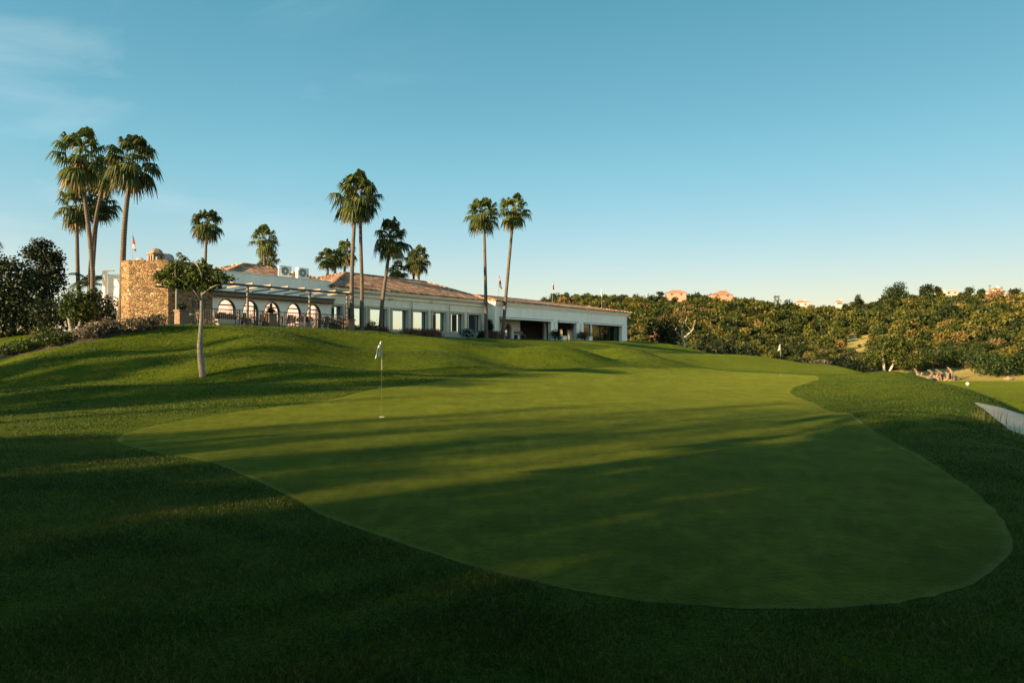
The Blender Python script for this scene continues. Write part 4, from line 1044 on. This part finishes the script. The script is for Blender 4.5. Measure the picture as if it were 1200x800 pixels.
# ------------------------------------------------------------------ trees
def tree(name, label, cat, px, d, lobes, n, leaf, mat, branches, bark, group=None, tlo=0., thi=1., shell=.45, flat=0, depth=1.0, asp=.6, y_jit=.25):
    b = P2(px, d); z0 = hz(b[0], b[1]); t = thing(name, label, cat, (b[0], b[1], z0), 0, group)
    k = d/F; L = []
    for lx, ly, rx, ry in lobes:
        L.append((P2(lx, d)[0]-b[0], rng.uniform(-1, 1)*rx*k*y_jit*depth, PZ(ly, d)-z0, rx*k, rx*k*depth, ry*k))
    foliage_obj('crown', t, L, n, leaf, mat, tlo, thi, flat=flat, shell=shell, asp=asp)
    m = MB()
    for br in branches:
        pts = []; rad = []
        for q_ in br:
            x_, y_, r_ = q_[:3]; dy = q_[3] if len(q_) > 3 else 0
            pts.append((P2(x_, d)[0]-b[0], dy, (PZ(y_, d)-z0) if y_ is not None else -.3)); rad.append(r_*k)
        m.tube(pts, rad, 9)
    m.build('trunk', bark, t, smooth=True)
    return t
# young spreading tree on the slope
dT = ground(238, 441)[1]
tree('spreading_tree', 'young tree with pale slender trunk and flat spreading crown on the lawn slope', 'tree', 238, dT,
     [(195, 322, 13, 7), (207, 313, 12, 8), (213, 303, 6, 5), (215, 327, 14, 6), (226, 316, 11, 9), (240, 318, 11, 8), (228, 330, 14, 5), (246, 330, 13, 5), (255, 321, 10, 7), (263, 327, 9, 5), (271, 326, 5, 4), (199, 331, 10, 4),
      (236, 308, 6, 5), (251, 335, 9, 3), (209, 298, 3, 3), (186, 327, 6, 6), (222, 335, 14, 6), (240, 338, 10, 5), (205, 334, 12, 5), (231, 325, 12, 9), (203, 320, 12, 9)], 3900, .125, treeleaf,
     [[(238, None, 4.6), (237.5, 437, 3.6), (235.3, 420, 3.5), (234.3, 405, 3.2), (235.2, 390, 2.6), (236.3, 370, 2.1), (236, 350, 1.7), (237, 335, 1.4)],
      [(236.4, 352, 1.8), (226, 336, .7, -.2), (212, 327, .35, -.3), (200, 324, .2, -.3)], [(236.8, 340, 1.2), (245, 328, .8, .3), (258, 322, .7, .5), (268, 325, .4, .6)],
      [(237, 336, 1.7), (234, 322, 1.1, .3), (226, 312, .7, .6), (214, 302, .4, .8)], [(237, 336, 1.6), (241, 322, 1., -.4), (239, 310, .5, -.7)], [(236.5, 345, 1.2), (250, 338, .8, -.3), (262, 335, .4, -.6)], [(212, 326, .6, -.5), (209, 312, .4, -.3), (209, 297, .25, -.2)]],
     M['bark_pale'], flat=.35, shell=.25)
# dark trees on the left
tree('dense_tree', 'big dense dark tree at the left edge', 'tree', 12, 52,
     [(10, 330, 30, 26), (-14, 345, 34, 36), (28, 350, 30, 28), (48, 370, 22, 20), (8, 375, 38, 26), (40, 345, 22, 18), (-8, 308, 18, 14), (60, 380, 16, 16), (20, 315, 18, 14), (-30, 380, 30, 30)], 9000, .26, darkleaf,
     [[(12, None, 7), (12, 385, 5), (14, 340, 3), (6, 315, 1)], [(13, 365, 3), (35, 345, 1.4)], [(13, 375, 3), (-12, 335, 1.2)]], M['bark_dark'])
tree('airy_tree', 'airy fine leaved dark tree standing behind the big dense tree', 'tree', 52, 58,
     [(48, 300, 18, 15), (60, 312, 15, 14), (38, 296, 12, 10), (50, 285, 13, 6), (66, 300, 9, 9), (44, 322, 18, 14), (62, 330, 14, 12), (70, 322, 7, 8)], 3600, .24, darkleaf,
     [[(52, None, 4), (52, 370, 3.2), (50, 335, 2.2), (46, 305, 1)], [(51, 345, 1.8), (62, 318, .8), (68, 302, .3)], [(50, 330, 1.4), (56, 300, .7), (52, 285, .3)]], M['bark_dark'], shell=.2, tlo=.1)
tree('small_tree', 'small leafy tree with two pale forked trunks on the flower bank', 'tree', 87, 47,
     [(92, 350, 15, 10), (82, 358, 12, 9), (104, 356, 13, 10), (94, 368, 18, 9), (110, 345, 8, 7), (76, 366, 8, 7), (106, 370, 10, 7)], 2300, .20, freshleaf,
     [[(86, None, 3.4), (85.5, 395, 3), (83, 382, 2.6), (80, 368, 2.), (84, 358, 1.2)], [(90, None, 2.8), (91.5, 390, 2.4), (95, 375, 2), (98, 360, 1.2)]], M['bark_pale'], tlo=.05, thi=.85)
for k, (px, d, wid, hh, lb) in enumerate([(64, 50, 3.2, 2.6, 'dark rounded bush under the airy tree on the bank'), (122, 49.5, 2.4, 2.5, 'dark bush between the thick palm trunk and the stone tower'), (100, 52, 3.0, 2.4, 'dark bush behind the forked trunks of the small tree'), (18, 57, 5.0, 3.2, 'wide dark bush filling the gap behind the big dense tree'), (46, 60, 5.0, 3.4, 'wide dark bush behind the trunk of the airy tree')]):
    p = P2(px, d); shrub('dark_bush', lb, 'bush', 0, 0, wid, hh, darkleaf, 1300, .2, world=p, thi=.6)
# bank planting
bank = [(14, 417, 'low clipped green'), (30, 414, 'low yellowish green'), (45, 409, 'low clipped green'), (60, 407, 'low yellowish green'), (76, 402, 'low yellowish green')]
for k, (px, py, kind) in enumerate(bank):
    p = ground(px, py-1); lab = {0: 'low green hedge plant at the far left end of the flower bank', 1: 'low yellowish hedge plant second from the left end of the bank', 2: 'low green hedge plant in the middle of the bank below the dark trees', 3: 'low yellowish hedge plant below the dark rounded bush', 4: 'low yellowish hedge plant next to the forked trunks'}[k]
    shrub('hedge_plant', lab, 'hedge plant', 0, 0, 1.5, .65, freshleaf, 500, .12, 'low hedge plants on the flower bank', world=p, tlo=.3)
fl = [(50, 400, 'pink flowering shrub in the shade of the dark trees'), (103, 397, 'flowering shrub with orange blooms below the thick palm'), (117, 394, 'pale flowering shrub between thick and curved palm trunks'), (127, 391, 'flowering shrub just left of the curved palm trunk'),
      (155, 389, 'flowering shrub at the foot of the sunlit tower wall'), (167, 386, 'larger flowering shrub below the middle of the tower'), (180, 384, 'flowering shrub under the sunlit corner of the tower')]
for px, py, lb in fl:
    p = ground(px, py); wd = 1.3 if 'larger' not in lb else 1.6
    shrub('flowering_shrub', lb, 'shrub', 0, 0, wd, .8, silverleaf if px > 100 else freshleaf, 420, .12, 'flowering shrubs along the bank', pinkflower, 70, world=p)
# feather palm behind
def feather_palm(px, d, ztop, label):
    b = P2(px, d); z0 = hz(b[0], b[1]); t = thing('feather_palm', label, 'palm tree', (b[0], b[1], z0)); Q = []; T = []
    m = MB(); m.tube([(0, 0, -.3), (.05, 0, ztop-z0)], [.22, .16], 10); m.build('trunk', M['palmbark'], t, smooth=True)
    for k in range(16):
        az = k*2.4; el = R_(rng.uniform(15, 75)); L = rng.uniform(1.5, 2.1); prev = np.array([.05, 0, ztop-z0]); hd = np.array([math.cos(az), math.sin(az), 0]); sd = np.array([-math.sin(az), math.cos(az), 0]); n_ = 14
        for j in range(n_):
            e = el-(j/n_)*R_(95); nxt = prev+(hd*math.cos(e)+np.array([0, 0, 1])*math.sin(e))*L/n_
            for sg in (-1, 1):
                tip = nxt+sd*sg*.38*(1-.6*abs(j/n_-.45))-np.array([0, 0, .22])+hd*.15; w_ = (nxt-prev)*.35
                Q.append([prev, nxt, tip+w_*.2, tip-w_*.2]); T.append(rng.uniform(.1, .7))
            prev = nxt
    link('crown', quads_mesh('crown', np.array(Q), np.array(T)), palmleaf, t)
feather_palm(104, 54, PZ(333, 54), 'short feather palm with arching fronds behind the small tree')

# trees at the hill
def htree(px, py_base, d): pass
tree('bare_tree', 'pale thinly leaved tree with forked bare limbs at the foot of the hill', 'tree', 803.5, 96,
     [(790, 374, 9, 7), (800, 370, 10, 7), (812, 373, 9, 7), (820, 378, 7, 5), (806, 380, 9, 4)], 420, .30, scrubleaf,
     [[(804, None, 1.6), (803, 412, 1.4), (801.5, 400, 1.1), (799.5, 396, 1.0)], [(800, 397, .9), (794, 391, .7), (790, 382, .6), (786, 374, .3)], [(792, 386, .6), (796, 378, .4), (797, 368, .2)],
      [(800, 397, 1.1), (806, 392, .8), (812, 386, .6), (815, 374, .3)], [(810, 388, .5), (803, 378, .4), (806, 369, .2)], [(799, 395, .7), (799, 385, .5), (802, 376, .3)]], M['bark_bare'], tlo=.35, thi=.8, shell=.15)
tree('olive_tree', 'broad grey green tree with two white trunks at the edge of the far lawn', 'tree', 1040, 97,
     [(1030, 412, 14, 10), (1045, 405, 16, 11), (1060, 413, 14, 10), (1036, 400, 11, 8), (1055, 400, 11, 7), (1024, 422, 10, 7), (1048, 420, 16, 8), (1068, 424, 10, 7)], 2600, .34, scrubleaf,
     [[(1036, None, 1.6), (1036.2, 436, 1.5), (1035.5, 425, 1.2), (1033, 410, .6)], [(1039, None, 1.6), (1041, 437, 1.4), (1046, 428, 1.2), (1051, 412, .6)]], M['bark_white'], tlo=.15, thi=.55)
def crest_tree(name, label, px, d, ytop, wpx, hpx, mat=scrubleaf, tl=0., th=.3, n=700):
    k = rng.integers(5, 8)
    lob = [(px+rng.uniform(-.33, .33)*wpx, ytop+hpx*rng.uniform(.22, .85), wpx*.27, hpx*.22) for _ in range(k)]+[(px, ytop+hpx*.2, wpx*.22, hpx*.18)]
    tree(name, label, 'tree', px, d, lob, int(n*1.7), .6, mat, [[(px, None, 1.0), (px, ytop+hpx*.8, .8), (px+1, ytop+hpx*.25, .3)]], M['bark_dark'], tlo=tl, thi=th, shell=.3)
crest_tree('pine_tree', 'tallest dark pine on the hill crest with an uneven crown', 1055, 250, 329, 34, 36, n=1500)
crest_tree('pine_tree', 'dark pine on the crest just right of the tallest pine', 1087, 255, 332, 17, 26, n=900)
crest_tree('pine_tree', 'small round headed pine between the second pine and the white houses', 1099, 262, 335, 11, 18, n=500)
crest_tree('pine_tree', 'umbrella shaped pine above the small white house', 1135, 262, 336, 13, 18, n=600)
crest_tree('pine_tree', 'dark bushy pine left of the long white villa', 1151, 258, 338, 16, 16, n=700)
crest_tree('pine_tree', 'round dark pine on the crest between pale house and tallest pine', 1006, 270, 344, 16, 26, n=900)
crest_tree('pine_tree', 'small dark pine beside the nearer pink house', 772, 290, 341, 12, 12, n=400)
crest_tree('pine_tree', 'dark pine at the right end of the crest beyond the villa', 1192, 262, 337, 18, 16, n=700)
crest_tree('dry_tree', 'bare grey tree sticking up from the crest right of the pink houses', 912, 285, 345, 10, 14, silverleaf, 0, .6, 120)
for px, d, wid, hh, lb in [(777, 96, 5.0, 5.4, 'large very dark bush left of the bare tree'), (838, 114, 6.0, 5.0, 'large dark bush right of the bare tree, behind the pale sand'), (843, 92, 2.8, 2.6, 'dark bush in front of the pale sand patch'), (866, 92, 4.5, 3.2, 'dark low bush at the end of the pale sand patch'), (995, 100, 5.5, 3.0, 'dark spreading bush below the sandy bank')]:
    p = P2(px, d); shrub('dark_bush', lb, 'bush', 0, 0, wid, hh, darkleaf, 1500, .36, world=p, thi=.7)
p = P2(956, 99); shrub('pale_bush', 'pale grey rounded bush at the edge of the far lawn', 'bush', 0, 0, 4.2, 2.9, silverleaf, 1200, .26, world=p)
for px, d, wid, hh, lb in [(1160, 97, 6.5, 3.2, 'deep green bush at the far edge of the lower fairway, beside the tan earth'), (1195, 97, 5, 3.4, 'deep green bush at the right edge beyond the fairway'), (1120, 106, 8, 4, 'deep green spreading bush behind the dead roots')]:
    p = P2(px, d); shrub('green_bush', lb, 'bush', 0, 0, wid, hh, freshleaf, 1600, .34, world=p, thi=.5)
SB = [P2(814, 103.5), P2(836, 103.8), P2(858, 104.5), P2(861, 107.5), P2(840, 108.5), P2(822, 107.5)]
patch('sand_patch', smooth_poly(SB, 5), .5, .12, M['sandm'])
# uprooted dead wood
b0 = P2(1100, 93); z0 = hz(*b0)
t = thing('dead_roots', 'tangled pale dead roots and stump at the far edge of the lawn', 'dead wood', (b0[0], b0[1], z0))
m = MB()
for k in range(40):
    a = rng.uniform(-2.2, 2.2); x = rng.uniform(-2.4, 2.0); pts = [(x, rng.uniform(-.5, .5), -.1)]; dirx = rng.uniform(-1, 1)
    for j in range(4): pts.append((pts[-1][0]+dirx*.35+rng.normal(0, .22), pts[-1][1]+rng.normal(0, .2), max(.05, pts[-1][2]+rng.uniform(-.15, .6)*(1.0 if j < 3 else .2))))
    m.tube(pts, [.24, .20, .16, .12, .06], 6)
m.build('roots', M['deadwood'], t, smooth=True)
m = MB(); m.tube([(1.3, 0, -.2), (1.6, .1, .5), (1.75, 0, 1.1), (1.6, .1, 1.5), (1.2, .1, 1.8)], [.46, .32, .22, .14, .05], 9); m.build('stump', M['deadwood'], t, smooth=True)
def rock(px, d, r, label):
    p = P2(px, d); bm = bmesh.new(); bmesh.ops.create_icosphere(bm, subdivisions=3, radius=r)
    sd = rng.uniform(0, 10)
    for v in bm.verts:
        f = 1+.22*math.sin(v.co.x*3/r+sd)*math.cos(v.co.y*2.5/r)+.12*math.sin(v.co.z*5/r+sd); v.co *= f; v.co.z *= .7
    me = bpy.data.meshes.new('rock'); bm.to_mesh(me); bm.free()
    o = link('rock', me, M['rock'], None, (p[0], p[1], hz(*p)+r*.2), smooth=True); tag(o, label, 'rock', 'rocks at the far lawn edge')
rock(1085, 92, .7, 'tan rock just left of the dead roots'); rock(1078, 94, .5, 'smaller tan rock at the left end of the dead wood'); rock(1119, 94, .55, 'tan rock just right of the stump'); rock(1181, 92, .5, 'pale rock below the deep green bushes beyond the fairway')
# tee marker
g_ = (P2(1133.5, 80)[0], 80, hz(*P2(1133.5, 80))); t = thing('tee_marker', 'small white ball marker on the lower fairway', 'tee marker', tuple(g_))
m = MB(); m.lathe([(.02, .05), (.14, .1), (.2, .22), (.14, .35), (.02, .4)], 14); m.build('ball', M['ac'], t, smooth=True); m = MB(); m.tube([(0, 0, -.1), (0, 0, .06)], .03, 8); m.build('stake', M['ac'], t)
# dry grass tufts by the bunker
for px, py, hh, lb in [(1158, 494, .5, 'tall dry grass tuft on the mound edge before the bunker'), (1187, 508, .42, 'dry grass tuft nearer the right edge below the bunker')]:
    q_ = ground(px, py); n_ = 70; X = rng.normal(0, .28, n_); Yv = rng.normal(0, .28, n_); H = hh*rng.uniform(.4, 1.1, n_); a = rng.uniform(0, 6.28, n_)
    sd = np.stack([np.cos(a)*.005, np.sin(a)*.005, 0*a], 1); bs = np.stack([X, Yv, 0*X-.05], 1); tp = bs+np.stack([rng.normal(0, .2, n_)*H, rng.normal(0, .2, n_)*H, H], 1)
    o = link('grass_tuft', quads_mesh('grass_tuft', np.stack([bs-sd, bs+sd, tp+sd*.4, tp-sd*.4], 1), rng.random(n_)), drygrass, None, tuple(q_)); tag(o, lb, 'grass tuft')

# ------------------------------------------------------------------ golf pins
def pin(px, py, label, scale_h, seed):
    q_ = ground(px, py); t = thing('golf_pin', label, 'golf flag', tuple(q_), R_(-90-70) if seed == 1 else R_(160), 'golf pins on the putting green'); H = scale_h
    m = MB(); m.tube([(0, 0, .0), (0, 0, H*.62)], .0036, 8); m.build('lower_pole', M['yellowpole'], t)
    m = MB(); m.tube([(0, 0, H*.62), (0, 0, H)], .0036, 8); m.build('upper_pole', M['ac'], t)
    vs, fs = flag_cloth(.27, .42, H-.01, seed, 2); m = MB(); m.add(vs, fs); o = m.build('flag_cloth', M['flagwhite'], t, smooth=True); sd = o.modifiers.new('solid', 'SOLIDIFY'); sd.thickness = .004
    m = MB(); m.lathe([(.054, .0), (.075, .002), (.075, .022), (.054, .024), (.05, .004)], 20); m.build('cup_rim', M['ac'], t)
pin(447.5, 489, 'near golf pin with a limp white flag on the putting green', 2.2, 1)
pin(914.5, 439.5, 'far golf pin with a white flag near the back edge of the green', 2.2, 2)

# ------------------------------------------------------------------ houses and poles on the crest
def house(label, px, d, ybase, wpx, hpx, wall, roof_h, cat='house', group='houses on the hill crest', seed=0, wings=1, flat=False):
    b = P2(px, d); k = d/F; z0 = PZ(ybase, d); w_ = wpx*k; hh = hpx*k
    t = thing('hill_house', label, cat, (b[0], b[1], z0), R_(-15+8*seed), group)
    m = MB(); m.box(-w_/2, w_/2, 0, w_*.6, -4, hh)
    if wings > 1: m.box(-w_*.15, w_*.3, w_*.1, w_*.55, hh+.002, hh*1.8)
    m.build('wall', wall, t)
    rf = MB()
    def hp(x0, x1, y0, y1, z, rh):
        e = .4; ym = (y0+y1)/2; vs = [(x0-e, y0-e, z), (x1+e, y0-e, z), (x1+e, y1+e, z), (x0-e, y1+e, z), (x0+(x1-x0)*.28, ym, z+rh), (x1-(x1-x0)*.28, ym, z+rh)]
        rf.add(vs, [(0, 1, 5, 4), (1, 2, 5), (2, 3, 4, 5), (3, 0, 4), (3, 2, 1, 0)])
    if flat: rf.box(-w_/2-.2, w_/2+.2, -.2, w_*.6+.2, hh+.004, hh+.3)
    else: hp(-w_/2, w_/2, 0, w_*.6, hh+.004, roof_h)
    if wings > 1: hp(-w_*.15, w_*.3, w_*.1, w_*.55, hh*1.8+.004, roof_h*.8)
    ro = rf.build('roof', M['rooftile_far'] if not flat else wall, t)
    if not flat: c_ = MB(); c_.box(w_*.2, w_*.2+.6, w_*.3, w_*.3+.6, hh, hh*(1 if wings == 1 else 1.8)+roof_h+.5); c_.build('chimney', wall, ro)
    nw = max(2, int(w_/3.2))
    for j in range(nw):
        x = -w_/2+w_*(j+.5)/nw; m = MB(); m.box(x-.5, x+.5, -.06, -.004, hh*.3, hh*.75); m.build('window', M['window_far'], t)
house('pink house with terracotta roof on the crest behind the pavilion, nearer the clubhouse', 793, 300, 347, 22, 4.2, M['pink_wall'], 1.3, seed=1)
house('pink two tier house with terracotta roof on the crest right of the first pink house', 847, 300, 348.5, 24, 3.4, M['pink_wall'], 1.1, seed=2, wings=2)
house('small cream house peeping over the dip of the crest', 940, 295, 359, 15, 4.5, M['pale_wall'], 1.0, seed=0)
house('tiny cream house half hidden left of the tallest pine', 984, 285, 357.5, 6, 4, M['pale_wall'], .8, seed=1)
house('pale house with flat roof between the round pines on the right crest', 1116, 275, 346.5, 16, 6, M['pale_wall'], 1.0, seed=3, flat=True)
house('small white house just below the flat roofed pale house', 1119, 262, 350.5, 6.5, 6, M['pale_wall'], .6, seed=2, flat=True)
house('long low white villa with terracotta roof on the right crest', 1166, 262, 352.5, 40, 5, M['pale_wall'], 1.1, seed=3)
house('white upper villa with stepped roof behind the long low villa', 1170, 282, 346.5, 20, 4.2, M['pale_wall'], 1.0, seed=2, wings=2)
for px, y0, y1, d, lb in [(1160.5, 344, 333.5, 280, 'dark utility pole standing left of the upper villa'), (1174.5, 341, 335.5, 290, 'dark utility pole standing behind the upper villa')]:
    b = P2(px, d); t = thing('utility_pole', lb, 'pole', (b[0], b[1], PZ(y0, d)-3), 0, 'utility poles on the crest'); H = PZ(y1, d)-PZ(y0, d)+3
    m = MB(); m.tube([(0, 0, -2), (0, 0, H)], [.16, .11], 8); m.build('shaft', M['pole'], t); m = MB(); m.box(-.7, .7, -.06, .06, H-.6, H-.45); m.build('crossarm', M['pole'], t)
# lamp post on the annex
b = P2(123.5, 50.8); zl = hz(*b); t = thing('lamp_post', 'slim post with a flat arm lamp beside the sunlit annex wall', 'lamp post', (b[0], b[1], zl)); H = PZ(317.5, 50.8)-zl
m = MB(); m.tube([(0, 0, -.2), (0, 0, H)], [.05, .035], 8); m.build('post', M['postmetal'], t); m = MB(); m.box(-.12, .6, -.08, .08, H, H+.06); m.build('lamp_head', M['postmetal'], t)

# ------------------------------------------------------------------ world, sun, camera
wd = bpy.data.worlds.new('World'); scene.world = wd; wd.use_nodes = True; t = wd.node_tree
bg = t.nodes['Background']; sky = t.nodes.new('ShaderNodeTexSky'); sky.sky_type = 'NISHITA'; sky.sun_disc = False
sky.sun_elevation = SUN_EL; sky.sun_rotation = math.atan2(SD[0], SD[1]); sky.altitude = 50; sky.air_density = 1.0; sky.dust_density = .6; sky.ozone_density = 1.2
tc = t.nodes.new('ShaderNodeTexCoord'); mp = t.nodes.new('ShaderNodeMapping'); mp.inputs['Rotation'].default_value = (R_(12), R_(18), R_(30)); mp.inputs['Scale'].default_value = (1.2, 3.2, 5.0)
t.links.new(tc.outputs['Generated'], mp.inputs[0])
n1 = nd(t, 'ShaderNodeTexNoise', Scale=1.7, Detail=7.0, Roughness=.55, Distortion=.5); t.links.new(mp.outputs[0], n1.inputs['Vector'])
cl = ramp(t, n1.outputs[0], [(.50, (0, 0, 0)), (.85, (1, 1, 1))])
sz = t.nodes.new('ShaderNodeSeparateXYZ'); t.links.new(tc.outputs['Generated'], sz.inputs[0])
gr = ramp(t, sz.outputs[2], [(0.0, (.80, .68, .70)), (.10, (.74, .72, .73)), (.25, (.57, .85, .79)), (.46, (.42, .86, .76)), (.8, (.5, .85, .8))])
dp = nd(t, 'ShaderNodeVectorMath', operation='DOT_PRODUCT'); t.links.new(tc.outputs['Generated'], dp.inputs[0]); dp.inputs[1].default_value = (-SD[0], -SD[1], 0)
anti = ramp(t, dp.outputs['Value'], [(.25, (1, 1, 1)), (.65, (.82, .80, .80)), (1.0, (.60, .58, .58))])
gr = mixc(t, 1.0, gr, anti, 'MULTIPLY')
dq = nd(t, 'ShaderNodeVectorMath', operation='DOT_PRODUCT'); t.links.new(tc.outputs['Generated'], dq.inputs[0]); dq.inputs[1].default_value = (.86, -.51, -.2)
gr = mixc(t, 1.0, gr, ramp(t, dq.outputs['Value'], [(.28, (.5, .5, .5)), (.75, (1.13, .93, .86))]), 'MULTIPLY')  # added warm glow in the unseen sky right of view, lifting the shaded facade
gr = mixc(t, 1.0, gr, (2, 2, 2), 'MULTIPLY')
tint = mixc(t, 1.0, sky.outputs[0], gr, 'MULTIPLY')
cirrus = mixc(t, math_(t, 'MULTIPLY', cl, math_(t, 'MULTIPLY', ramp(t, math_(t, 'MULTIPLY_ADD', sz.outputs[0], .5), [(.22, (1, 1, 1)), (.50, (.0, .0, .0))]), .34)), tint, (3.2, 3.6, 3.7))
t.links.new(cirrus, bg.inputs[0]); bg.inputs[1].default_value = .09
sl_ = bpy.data.lights.new('sun', 'SUN'); sl_.energy = 5.0; sl_.angle = R_(.55); sl_.color = (1.0, .70, .38)
so = bpy.data.objects.new('sun', sl_); COL.objects.link(so)
sv = Vector((SD[0]*math.cos(SUN_EL), SD[1]*math.cos(SUN_EL), math.sin(SUN_EL)))
so.rotation_euler = sv.to_track_quat('Z', 'Y').to_euler(); so.location = (0, 0, 60)
cam = bpy.data.cameras.new('camera'); cam.sensor_width = 36; cam.lens = 36*F/1200; cam.clip_end = 6000; cam.clip_start = .05
co_ = bpy.data.objects.new('camera', cam); COL.objects.link(co_); co_.location = (0, 0, CAMZ); co_.rotation_euler = (R_(90)+math.atan((HY-400)/F), 0, 0)
scene.camera = co_
vs_ = scene.view_settings; vs_.view_transform = 'Standard'; vs_.look = 'None'; vs_.gamma = 1; vs_.use_curve_mapping = False; vs_.exposure = 1.65
scene.cycles.max_bounces = 6; scene.cycles.use_denoising = True
